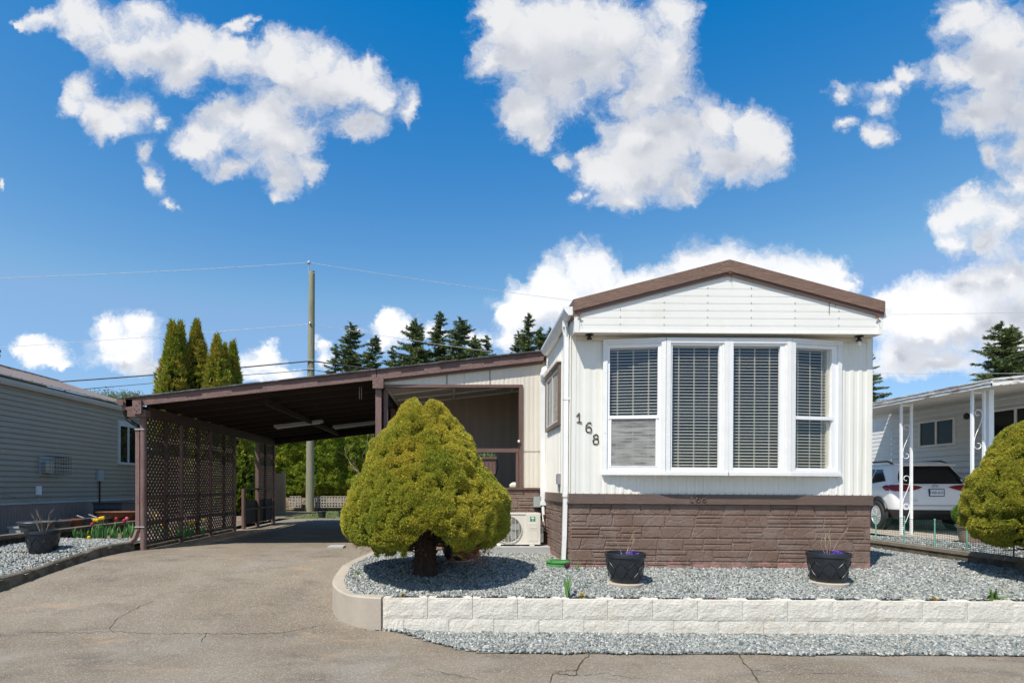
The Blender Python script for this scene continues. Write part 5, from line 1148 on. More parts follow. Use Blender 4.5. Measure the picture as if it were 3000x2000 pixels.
def far_trees():
    for i, (px, py, w) in enumerate(((300,1142,26),(345,1140,30),(388,1150,18),(-30,1150,40),(1690,1040,60))):
        if i > 2: continue
        Y = 55; p = P(px, py, Y); r3 = random.Random(i); rg = np.random.default_rng(i); H = thing('bare_tree', (p.x, Y, .4), ('left','middle','right')[i] + ' of three pale budding trees far beyond the grey house roof', 'tree', 'budding trees beyond the left house')
        mb = MB(); tips = []
        mb.tube([(p.x,Y,.4),(p.x,Y,p.z*.6)], [.25,.12], 6)
        for k in range(34):
            a = r3.uniform(0, 6.28); L = r3.uniform(.4,1)*w/30*1.6; z0 = p.z*r3.uniform(.5,.75); e = Vector((p.x+L*math.cos(a), Y+L*math.sin(a), p.z - r3.uniform(0,.6) - L*.5)); mb.tube([(p.x,Y,z0), ((p.x+e.x)/2, (Y+e.y)/2, (z0+e.z)/2+.1), e], [.05,.03,.012], 4); tips.append(e)
        mb.build('branches', M['bark_grey'], H)
        T = np.repeat(np.array([tuple(t) for t in tips]), 26, 0); T += rg.normal(0, .28, T.shape); V_, F_ = blades(T, unit(np.tile([[0,0,1.]], (len(T),1))), 2, .12, .07, 1, rg); mesh_np('crown', V_, F_, M['spring'], H)
far_trees()
def bare_shrub():
    H = thing('bare_shrub', (-2.9, 22.4, .5), 'leafless twiggy shrub in front of the hedge', 'shrub'); mb = MB(); r3 = random.Random(8); b = Vector((-3.0+.1,22.4,.5))
    for k in range(22):
        a = r3.uniform(0,6.28); p = [b.copy()]; d = Vector((math.cos(a)*.35, math.sin(a)*.2, 1)).normalized(); L = r3.uniform(1.5,3.6)
        for j in range(6): p.append(p[-1]+d*L/6); d = (d+Vector((r3.uniform(-.3,.3), r3.uniform(-.2,.2), 0))).normalized()
        mb.tube(p, [.012,.010,.009,.007,.006,.004,.003], 4)
        for q in p[2:]: e = Vector((r3.uniform(-.4,.4), r3.uniform(-.3,.3), r3.uniform(.1,.4))); mb.tube([q,q+e], [.008,.003], 4)
    mb.build('branches', M['twig'], H)
bare_shrub()
# ------------------------------------------------------------------ utility pole and wires
def pole():
    Y = 23.4; b = P(908,1486,Y); t = P(914,795,Y); H = thing('utility_pole', (b.x, Y, .5), 'weathered greenish wooden utility pole behind the carport', 'utility pole')
    mb = MB(); mb.tube([(b.x,Y,.3),(b.x+.01,Y,3.6),((b.x+t.x)/2,Y,6),(t.x,Y,t.z)], [.175,.15,.145,.115], 20); mb.build('shaft', M['pole'], H, True)
    mb = MB(); mb.tube([(t.x-.10,Y-.06,t.z-.20),(t.x-.115,Y-.06,t.z+.30)], .022, 6); mb.tube([(t.x-.05,Y-.08,t.z-.1),(t.x+.14,Y-.1,t.z-.1)], .012, 5); mb.build('pin_bracket', M['steel'], H)
    ti = t.z+.30; mb = MB(); mb.lathe([(.03,-.02),(.08,.0),(.085,.03),(.05,.05),(.05,.07),(.03,.10),(.01,.11)], (t.x-.115,Y-.06,ti), 14); mb.build('insulator', M['grey_trim'], H, True)
    mb = MB(); p = P(911,950,Y); mb.lathe([(.035,-.04),(.045,0),(.03,.05)], (p.x,Y-.16,p.z), 10)
    for q in (1058, 1083): p = P(911,q,Y); mb.box(p.x-.14,p.x+.14,Y-.17,Y-.10,p.z-.02,p.z+.02)
    mb.build('clamps', M['steel'], H)
    def wire(name, pts, r, m, label):
        mb = MB(); V_ = []
        for (x0,y0,Y0),(x1,y1,Y1),sag in pts:
            a = P(x0,y0,Y0); c = P(x1,y1,Y1); seg = [a.lerp(c, k/14) - Vector((0,0,sag*4*(k/14)*(1-k/14))) for k in range(15)]; V_ += seg if not V_ else seg[1:]
        mb.tube(V_, r, 5); tag(mb.build(name, m, None), label, 'wire', 'overhead wires at the utility pole')
    Yl, Yr = 23.4, 23.4
    wire('overhead_wire', [((-400,824,23),(903,769,Yl),.12),((903,769,Yl),(1690,882,24.5),.05),((1690,882,24.5),(2590,921,26),.2),((2590,921,26),(3300,905,27),.05)], .009, M['wire_pale'], 'thin pale wire strung from the top insulator of the utility pole')
    wire('overhead_wire', [((-400,1042,23),(911,949,Yl),.06),((911,949,Yl),(1560,1046,24.5),.05),((1560,1046,24.5),(2546,1093,26),.2),((2546,1093,26),(3300,1088,27),.05)], .009, M['wire_pale'], 'thin pale wire tied halfway up the utility pole')
    wire('telephone_cable', [((-400,1150,22),(911,1057,Yl-.15),.12),((911,1057,Yl-.15),(1700,1140,25),.10)], .028, M['wire'], 'thick black cable bundle crossing low on the utility pole')
    wire('telephone_cable', [((-400,1190,22),(700,1099,Yl-.1),.04),((700,1099,Yl-.1),(911,1082,Yl-.15),.02),((911,1082,Yl-.15),(1100,1112,24),.02),((1100,1112,24),(1700,1190,25),.1)], .014, M['wire'], 'thin black cable just below the thick bundle on the utility pole')
pole()
# ------------------------------------------------------------------ back yard bits
def breeze(name, x0, x1, y, z0, rows, bh, m, label, axis='x'):
    H = thing(name, ((x0+x1)/2, y, z0), label, 'block wall') if axis == 'x' else thing(name, (y, (x0+x1)/2, z0), label, 'block wall')
    mb = MB(); n = int((x1-x0)/bh)
    def bx(a0,a1,b0,b1,c0,c1):
        mb.box(a0,a1,b0,b1,c0,c1) if axis == 'x' else mb.box(b0,b1,a0,a1,c0,c1)
    w = bh*.10; th = .09
    for r in range(rows):
        for k in range(n):
            a = x0+k*bh; c = z0+r*bh; e = .003
            bx(a+e,a+bh-e,y,y+th,c,c+w); bx(a+e,a+bh-e,y,y+th,c+bh-w-e,c+bh-e); bx(a+e,a+w,y,y+th,c+w,c+bh-w-e); bx(a+bh-w,a+bh-e,y,y+th,c+w,c+bh-w-e)
            q = bh*.5
            if axis == 'x':
                h_ = bh*.17
                bx(a+q-h_,a+q+h_,y,y+th,c+q-h_,c+q-h_+w); bx(a+q-h_,a+q+h_,y,y+th,c+q+h_-w,c+q+h_); bx(a+q-h_,a+q-h_+w,y,y+th,c+q-h_+w,c+q+h_-w); bx(a+q+h_-w,a+q+h_,y,y+th,c+q-h_+w,c+q+h_-w)
                bx(a+w,a+q-h_,y,y+th,c+q-w/2,c+q+w/2); bx(a+q+h_,a+bh-w,y,y+th,c+q-w/2,c+q+w/2); bx(a+q-w/2,a+q+w/2,y,y+th,c+w,c+q-h_); bx(a+q-w/2,a+q+w/2,y,y+th,c+q+h_,c+bh-w-e)
            else:
                for t in range(6):
                    an = math.pi*t/6; dx, dz = math.cos(an)*bh*.42, math.sin(an)*bh*.42; mb.bar((y+th/2,a+q-dx,c+q-dz),(y+th/2,a+q+dx,c+q+dz), .02, th*.9, up=(1,0,0))
    mb.build('pierced_blocks', m, H)
    if axis != 'x':
        mb = MB(); mb.box(y-.03,y+th+.05,x0,x1,z0+rows*bh,z0+rows*bh+.05); mb.build('coping', M['old_concrete'], H)
breeze('breeze_block_wall', -5.72, 1.0, 23.6, .60, 2, .235, M['breeze'], 'low pale breeze block wall to the right of the utility pole')
breeze('breeze_block_wall', -6.75, -6.2, 23.55, .60, 2, .235, M['breeze'], 'short pale breeze block stack left of the utility pole')
breeze('planter_wall', 5.6, 13.4, -6.72, .50, 1, .22, M['breeze_dk'], 'dark pierced block wall edging the left gravel bed', 'y')
tag(grid(rng_(-12, 2, .5), [23.75, 23.9, 25, 27], lambda x, y: .5 if y < 23.8 else .98).build('soil_bank', M['soil'], None), kind='structure')
def fence_bit():
    H = thing('wood_fence', (-6.6, 21.5, .5), 'short run of pale wooden board fence beyond the carport', 'fence'); mb = MB(); x = -8.6
    while x < -6.45: mb.box(x, x+.135, 21.5, 21.52, .5, 1.95+.02*math.sin(x*9)); x += .14
    mb.build('boards', M['fence_wood'], H); mb = MB(); mb.box(-6.42,-6.33,21.48,21.58,.5,2.05); mb.build('fence_post', M['fence_wood'], H)
fence_bit()
def simple_pot(x, y, z, r, h, m, label, name='plant_pot', seed=0, taper=.75, group=None, wall=.9, cat='plant pot', flat=False):
    H = thing(name, (x,y,z), label, cat, group); mb = MB(); mb.lathe([(r*taper,0),(r*.93,h*.82),(r*.99,h*.83),(r,h),(r*.9,h),(r*.86,h*.9),(r*.3,h*.8)], (x,y,z), 24); mb.build('pot_body', m, H, True); 
    mb = MB(); mb.tube([(x+r*math.cos(a), y+r*math.sin(a), z+h*.97) for a in np.linspace(0, 2*math.pi, 25)], max(.008, r*.04), 5, False); mb.build('rim', m, H, True)
    return H
simple_pot(P(943,1503,18.0).x, 18.0, .5, .14, .20, M['pot_dk'], 'dark pot on the grass left of the dwarf conifer top', group='dark pots on the back grass')
simple_pot(P(1003,1500,18.2).x, 18.2, .5, .14, .20, M['pot_dk'], 'dark pot on the grass partly hidden by the dwarf conifer', group='dark pots on the back grass')
def tufts_at(name, pts, L, W, n, spread, m, label, cat, rgseed, group=None):
    rg = np.random.default_rng(rgseed); Pn = np.array(pts, float); V_, F_ = blades(Pn, unit(np.tile([[0,0,1.]], (len(Pn),1))), n, L, W, spread, rg); o = mesh_np(name, V_, F_, m); tag(o, label, cat, group); return o
rgx = np.random.default_rng(3); gx = rgx.uniform(-5.2, 0, 5000); gy = rgx.uniform(17.6, 23.5, 5000)
V_, F_ = blades(np.stack([gx, gy, np.full(5000,.44)], 1), unit(np.tile([[0,0,1.]], (5000,1))), 2, .055, .02, .5, rgx); tag(mesh_np('back_grass', V_, F_, M['weed']), kind='stuff')
# ------------------------------------------------------------------ LEFT NEIGHBOUR
def left_house():
    X = -9.5; y0, y1 = 5.0, 17.5; H = thing('neighbour_house', (X-2, 11, .5), 'grey lap sided neighbouring home with tan metal roof on the left', 'house')
    mb = MB(); laps(mb, (X,y0), (X,y1), 1.12, 3.76, (1,0), .1165, .026); mb.quad((X,y1,.5),(X-5,y1,.5),(X-5,y1,3.76),(X,y1,3.76)); mb.quad((X-5,y0,.5),(X,y0,.5),(X,y0,3.76),(X-5,y0,3.76)); mb.build('wall', M['grey_siding'], H)
    mb = MB(); ribbed(mb, (X+.01,y0), (X+.01,y1), .48, 1.09, (1,0), .09, .01); mb.build('skirting', M['brown_skirt'], H)
    mb = MB(); mb.box(X-.01,X+.035,y0,y1,1.09,1.13); mb.build('base_trim', M['grey_trim'], H)
    mb = MB(); mb.prism([(X+.012,3.62),(X+.10,3.62),(X+.14,3.68),(X+.15,3.74),(X+.012,3.74)], 'y', y0, y1+.1); mb.build('gutter', M['grey_trim'], H)
    mb = MB(); ze = 3.775; xr, zr = -12.2, 4.68; mb.prism([(X+.20,ze),(X+.20,ze+.02),(xr,zr+.02),(2*xr-X-.2,ze),(xr,zr)], 'y', y0-.2, y1+.2)
    mb.build('roof', M['metal_roof'], H)
    mb = MB(); k = 0; y = y0
    while y < y1+.15: mb.prism([(X+.205,ze+.021),(X+.205,ze+.045),(xr,zr+.045),(xr,zr+.021)], 'y', y, y+.03); y += .305
    mb.box(xr-.06, xr+.06, y0-.2, y1+.2, zr+.046, zr+.062)
    mb.build('roof_ribs', M['metal_roof'], H)
    mb = MB(); mb.box(X+.02,X+.16,y0,y1,3.742,3.772); mb.build('drip_edge', M['black'], H)
    p = P(8,1072,15.3); mb = MB(); c = (-12.15,15.1,4.6); mb.lathe([(.10,0),(.10,.30),(.17,.31),(.17,.36),(.10,.37),(.10,.42),(.18,.43),(.18,.48),(.12,.52),(.05,.6)], c, 14); mb.build('roof_vent', M['black'], H, True)
    # window
    a, b, z0, z1 = 16.15, 17.1, 2.10, 3.26
    mb = MB()
    for (u0,u1,v0,v1) in ((a,b,z1-.07,z1),(a,b,z0,z0+.07),(a,a+.06,z0+.07,z1-.07),(b-.06,b,z0+.07,z1-.07),((a+b)/2-.03,(a+b)/2+.03,z0+.07,z1-.07),(a-.03,b+.03,z1,z1+.09)): mb.box(X-.01, X+.075, u0, u1, v0, v1)
    w = mb.build('window_frame', M['grey_trim'], H)
    mb = MB(); mb.box(X-.01,X+.045,a+.06,b-.06,z0+.07,z1-.07); mb.build('pane', M['house_glass'], w)
    # vented box behind a wire cage
    mb = MB(); mb.box(X+.01,X+.05,13.1,13.55,1.72,2.20); e = mb.build('meter_box', M['elec_box'], H)
    mb = MB(); mb.box(X+.051,X+.15,13.14,13.4,1.80,2.05); mb.build('meter', M['steel'], e)
    mb = MB()
    for k in range(9): y = 13.12+k*.09; mb.tube([(X+.02,y,2.18),(X+.26,y,2.18),(X+.26,y,1.76),(X+.02,y,1.76)], .004, 4)
    for k in range(6): z = 1.76+k*.084; mb.tube([(X+.02,13.12,z),(X+.26,13.12,z),(X+.26,13.84,z),(X+.02,13.84,z)], .004, 4)
    mb.build('wire_cage', M['black'], e)
    mb = MB(); mb.box(X+.015,X+.09,15.2,15.42,1.62,1.92); e = mb.build('utility_box', M['elec_box'], H); mb = MB(); mb.tube([(X+.05,15.3,1.62),(X+.05,15.3,.9)], .02, 6); mb.build('conduit', M['black'], e)
    mb = MB(); mb.box(X+.015,X+.07,13.0,13.12,1.29,1.49); e = mb.build('outlet_cover', M['vinyl'], H)
    mb = MB(); mb.tube([(X+.04,13.08,1.30),(X+.05,13.06,1.17),(X+.05,12.8,1.13),(X+.04,12.5,1.22),(X+.03,12.1,1.33),(X+.03,10,1.34)], .006, 4); mb.build('cable', M['grey_trim'], e)
left_house()
tubs = [(108,1527,10.3,.29,.13,'pot_grey','wide flat grey tub nearest on the left planter wall'),(172,1524,11.0,.22,.15,'pot_grey','grey tub beside the widest one on the planter wall'),(210,1520,11.4,.20,.14,'rust','small rust brown bowl between two grey tubs'),(243,1517,11.8,.20,.16,'pot_grey','small grey tub right of the rust brown bowl'),(286,1516,12.0,.25,.12,'pot_grey','grey tub with a pale rim in front of the wheelbarrow'),(380,1506,12.8,.30,.12,'pot_dk','dark tub at the foot of the neighbour window')]
for px, py, Y, r, h, m, lab in tubs:
    p = P(px, py, Y); zt = p.z; H = simple_pot(p.x, Y, max(.5, zt-h*2.2), r, min(zt-.5, h*2.2), M[m], lab, 'planter_tub', taper=.7, group='empty tubs by the left planter wall', cat='tub')
def wheelbarrow():
    Y = 12.4; p = P(345,1496,Y); H = thing('wheelbarrow', (p.x, Y, .5), 'rusty brown wheelbarrow tray standing among the empty tubs', 'wheelbarrow'); z = p.z-.03
    mb = MB(); mb.lathe([(.16,-.26),(.26,-.24),(.43,-.02),(.46,.015),(.42,.0),(.22,-.2),(.05,-.22)], (p.x,Y,z), 18, 1.0, .7); mb.build('tray', M['rust'], H, True)
    mb = MB(); mb.tube([(p.x+.3,Y-.2,z-.1),(p.x-.3,Y-.2,z-.22),(p.x-.75,Y-.2,z-.06)], .02, 6); mb.tube([(p.x+.3,Y+.2,z-.1),(p.x-.3,Y+.2,z-.22),(p.x-.75,Y+.2,z-.06)], .02, 6); mb.tube([(p.x-.2,Y-.2,z-.2),(p.x-.25,Y-.2,.5)], .016, 5); mb.tube([(p.x-.2,Y+.2,z-.2),(p.x-.25,Y+.2,.5)], .016, 5); mb.build('frame', M['black'], H)
    mb = MB(); mb.M = Matrix.Translation((p.x+.5,Y,.68)) @ Matrix.Rotation(R(90), 4, 'X'); mb.lathe([(.04,-.04),(.17,-.04),(.18,0),(.17,.04),(.04,.04)], (0,0,0), 18); mb.build('wheel', M['tyre'], H)
wheelbarrow()
def condenser():
    Y = 14.7; p = P(336,1471,Y); H = thing('condenser_unit', (p.x, Y, .5), 'dark square cooling unit against the skirting of the grey house', 'air conditioner')
    mb = MB(); mb.box(p.x-.36,p.x+.36,Y-.3,Y+.3,.52,p.z-.03); mb.build('casing', M['pot_grey'], H); mb = MB(); mb.box(p.x-.38,p.x+.38,Y-.32,Y+.32,p.z-.029,p.z); mb.build('top_cover', M['pot_dk'], H)
    mb = MB()
    for k in range(8): mb.box(p.x-.33,p.x+.33,Y-.31,Y-.301,.58+k*.045,.60+k*.045)
    mb.build('louvres', M['black'], H)
condenser()
mbx = MB(); pp = P(70,1548,10.6); mbx.box(pp.x-.16, pp.x+.16, 10.45, 10.75, .5, pp.z+.02); mbx.box(pp.x-.18, pp.x+.18, 10.43, 10.77, pp.z+.021, pp.z+.05); mbx.tube([(pp.x+.1,10.5,pp.z+.05),(pp.x+.2,10.45,pp.z+.12),(pp.x+.3,10.42,pp.z+.02)], .018, 6)
tag(mbx.build('storage_box', M['elec_box'], None), 'grey green lidded box at the left end of the tubs', 'box')
# ------------------------------------------------------------------ tulips
def tulip(x, y, z, h, col, seed, label, group='tulips in the left bed'):
    H = thing('tulip', (x,y,z), label, 'tulip', group); r3 = random.Random(seed); mb = MB()
    for k in range(r3.randint(4, 6)):
        a = r3.uniform(0, 6.28); L = h*r3.uniform(.65,1.05); w = r3.uniform(.014,.024); d = Vector((math.cos(a), math.sin(a), 0)); s = Vector((-d.y, d.x, 0)); b = Vector((x,y,z))
        pts = [(0,0,.3),(.10,.35,1),(.24,.7,.8),(.40,1.0,.05)]
        V_ = []
        for o_, t, ww in pts: c = b + d*o_*L*.6 + Vector((0,0,t*L)); V_ += [tuple(c - s*w*ww), tuple(c + s*w*ww)]
        mb.add(V_, [(0,1,3,2),(2,3,5,4),(4,5,7,6)])
    mb.build('leaves', M['stem'], H)
    if col:
        mb = MB(); tx, ty = x + r3.uniform(-.03,.03), y + r3.uniform(-.03,.03); mb.tube([(x,y,z),(tx,ty,z+h*1.05)], .004, 5); mb.build('stalk', M['stem'], H)
        mb = MB(); mb.lathe([(.006,-.005),(.024,.008),(.030,.028),(.025,.05),(.012,.06)], (tx,ty,z+h*1.05), 8); mb.build('petals', M[col], H, True)
ORD = ['first','second','third','fourth','fifth','sixth','seventh','eighth','ninth','tenth','eleventh','twelfth','thirteenth']
def tulips():
    L = [(218,1570,'',.26),(228,1572,'',.22),(240,1570,'',.24),(252,1574,'',.2),(268,1560,'',.25),(278,1560,'yellow',.30),(285,1562,'yellow',.30),(292,1562,'yellow',.33),(299,1561,'yellow',.34),(304,1563,'yellow',.33),(275,1566,'red',.24),(310,1560,'',.3),(326,1562,'',.26),(333,1560,'red',.33),(340,1562,'',.27),(358,1560,'',.26),(366,1558,'red',.30),(374,1560,'pink',.32),(386,1562,'',.3),(394,1566,'',.3),(384,1570,'',.26),(264,1594,'yellow',.05),
         (452,1560,'yellow',.30),(458,1557,'yellow',.32),(470,1565,'yellow',.2),(476,1566,'yellow',.22),(500,1578,'yellow',.16),(520,1570,'',.25),(546,1545,'pink',.3),(556,1552,'yellow',.22),(562,1552,'yellow',.23),(568,1552,'yellow',.22),(596,1545,'yellow',.28),(490,1580,'',.25),(465,1585,'',.25),(540,1562,'',.25)]
    cnames = {'': 'flowerless tulip', 'yellow': 'yellow tulip', 'red': 'red tulip', 'pink': 'pink tulip'}
    for i, (px, py, c, h) in enumerate(L):
        Y = (9.62 + .35*((px*7) % 10)/10 if h > .1 else 9.45) if px < 400 else (10.0 + 1.3*((px*7) % 10)/10); p = P(px, py, Y)
        where = 'in the soil bed left of the carport post' if px < 400 else 'behind the lattice screen'
        sibs = sorted(q[0] for q in L if q[2] == c and (q[0] < 400) == (px < 400)); k = sibs.index(px); m_ = len(sibs)
        o_ = '' if m_ == 1 else ('leftmost ' if k == 0 else 'rightmost ' if k == m_-1 else ORD[k] + ' from the left, ')
        tulip(p.x, Y, .565, h, c, i, o_ + cnames[c] + ' ' + where.replace('in the soil bed ', ''), 'tulips ' + ('with ' + c + ' flowers' if c else 'without flowers') + (' left of the post' if px < 400 else ' behind the lattice'))
tulips()
tulip((1658-VX)/281, 5.90, .33, .30, 'darkred', 77, 'single dark maroon tulip growing from the top of the retaining wall', 'lone dark tulip')
# ------------------------------------------------------------------ succulents and weeds
def rosette(x, y, z, r, m, label, seed, tall=0, group='succulents along the retaining wall top'):
    H = thing('succulent', (x,y,z), label, 'succulent', group); rg = random.Random(seed); mb = MB()
    for k in range(26):
        a = rg.uniform(0, 6.28); e = rg.uniform(.1, 1.3); L = r*rg.uniform(.6,1.05); w = r*.2; d = Vector((math.cos(a)*math.cos(e), math.sin(a)*math.cos(e), math.sin(e))); s = Vector((-math.sin(a), math.cos(a), 0)); up = d.cross(s)
        b = Vector((x + rg.uniform(-.3,.3)*r*(1 if tall else .2), y, z + (rg.uniform(0, tall) if tall else 0)))
        V_ = [b, b+d*L*.55-s*w, b+d*L, b+d*L*.55+s*w, b+d*L*.5+up*w*.6]; mb.add([tuple(v) for v in V_], [(0,1,4),(1,2,4),(2,3,4),(3,0,4)])
    mb.build('leaves', M[m], H)
sc_list = [(1178,'suc_tan',.040,.03,'tan spiky succulent at the left end of the wall top'),(1250,'suc_red',.028,.01,'small reddish succulent at the first block joint'),(1316,'suc_tan',.018,0,'tiny tan sprout on the wall top below the conifer trunk'),(1380,'suc_red',.022,.01,'little red succulent at the second block joint'),(1452,'suc_red',.042,.0,'dark red rosette right of the second block joint'),(1513,'suc_red',.018,.01,'tiny red sprout at the third block joint'),(1572,'suc_green',.022,0,'small yellow green sprout on the wall top'),(1705,'suc_tan',.055,.06,'bushy tan succulent right of the maroon tulip'),(1765,'suc_tan',.030,0,'low tan succulent below the left front pot'),(1830,'suc_red',.042,0,'dark red rosette below the left front pot'),(1960,'suc_tan',.022,.01,'thin tan sprout on the wall top below the bow window'),(2029,'suc_green',.036,.02,'pale green leafy succulent on the wall top'),(2090,'suc_red',.042,0,'dark red rosette at the middle of the wall top'),(2276,'suc_red',.022,0,'tiny red succulent left of the right front pot'),(2420,'suc_tan',.020,0,'tiny tan sprout below the right front pot'),(2566,'suc_green',.024,0,'small green sprout right of the right front pot'),(2736,'suc_tan',.050,.03,'bushy tan green succulent near the right end of the wall top'),(2862,'suc_red',.024,0,'small reddish sprout near the right end of the wall top')]
for i, (px, m, r, tall, lab) in enumerate(sc_list): x = (px-VX)/284.5; rosette(x, 5.90, .325-.0065*(x+.7)+(.02), r, m, lab, i, tall)
def weed(px, py, Y, L, n, label, seed, W=.008, spread=.45, m='weed'):
    p = P(px, py, Y); z = YD(p.x, Y) if p.x > -1.3 else p.z; tufts_at('grass_tuft', [(p.x + k*.006, Y + k*.004, z) for k in range(4)], L, W, n, spread, M[m], label, 'grass', seed, 'weeds in the gravel')
weed(1048,1670,6.62,.07,5,'green weed against the inside of the curved kerb',1); weed(1182,1676,6.6,.06,5,'dark weed left of the conifer trunk',2); weed(1425,1630,7.6,.06,4,'weed behind the conifer shadow left of the heat pump',3); weed(1475,1640,7.3,.05,7,'spreading weed in front of the concrete pad',4); weed(1690,1652,6.85,.10,2,'yellow green sprout beside the green valve lid',5,.012,.15)
weed(1595,1690,6.3,.05,4,'small sprout between the valve lid and the wall',6); weed(1720,1700,6.2,.05,3,'small sprout left of the left front pot',7); weed(2488,1683,6.35,.05,4,'little weed right of the right front pot',8); weed(2385,1720,6.1,.05,3,'little weed below the right front pot',9); weed(2905,1752,5.93,.13,6,'broad leafed lily sprout near the right end of the wall',10,.03,.35); weed(2465,1745,6.0,.04,4,'low weed just behind the wall right of centre',11)
o = tufts_at('grass_tuft', [(-5.40,6.93,.23),(-5.38,6.90,.22),(-5.42,6.97,.23),(-5.39,6.95,.23)], .10, .008, 8, .5, M['weed'], 'bright green grass tuft at the foot of the left garden kerb', 'grass', 12)
# ------------------------------------------------------------------ porch objects
def porch_things():
    H = thing('flower_box', (-.02, 9.35, 1.4), 'brown wooden flower box on a stand behind the porch railing', 'planter'); p = P(1432,1345,9.3); z = p.z
    x0, x1 = p.x-.1, p.x+.10
    mb = MB(); mb.box(x0-.12, x1, 9.2, 9.5, z-.24, z); mb.box(x0-.14, x1+.02, 9.18, 9.52, z, z+.035)
    for k in range(5): mb.box(x0-.11+k*.065, x0-.105+k*.065, 9.192, 9.199, z-.24, z)
    mb.build('box_body', M['brown_shaded'], H)
    mb = MB()
    for x in (x0-.08, x1-.02): mb.tube([(x,9.3,1.4),(x+.02,9.3,z-.24)], .012, 6); mb.tube([(x+.05,9.3,z),(x+.07,9.3,z-.12),(x+.02,9.3,z-.3)], .008, 5)
    mb.build('stand', M['black'], H)
    rg = np.random.default_rng(2); n = 60; Pn = np.stack([rg.uniform(x0-.1,x1,n), rg.uniform(9.22,9.48,n), np.full(n,z+.04)],1); V_, F_ = blades(Pn, unit(np.tile([[0,0,1.]],(n,1))), 5, .06, .02, .9, rg); mesh_np('plants', V_, F_, M['suc_green'], H)
    p = P(1506,1424,8.96); mb = MB(); mb.lathe([(.02,0),(.055,.01),(.06,.04),(.045,.06),(.03,.075),(.012,.085)], (p.x,8.975,1.469), 9, 1.3, .6); mb.tube([(p.x-.07,8.975,1.50),(p.x-.02,8.97,1.52)], [.012,.03], 7); tag(mb.build('seashell', M['blind'], None), 'pale conch shell on the porch sill', 'seashell')
    p = P(1520,1291,8.9); mb = MB(); mb.lathe([(.008,0),(.018,.010),(.020,.026),(.012,.040),(.005,.045)], (p.x,8.895,p.z-.03), 10); o = mb.build('bird_ornament', M['vinyl'], None, True); tag(o, 'small white ornament clipped to the porch opening frame', 'ornament')
    mb = MB(); mb.tube([(p.x,8.895,p.z-.028),(p.x+.012,8.90,p.z-.12)], .004, 5); mb.build('clip', M['black'], o)
porch_things()
mbx = MB(); mbx.box(P(965,1590,9.3).x, P(1010,1590,9.3).x, 9.15, 9.40, .502, .53); tag(mbx.build('stepping_slab', M['pad'], None), 'flat grey slab on the driveway left of the dwarf conifer', 'slab')
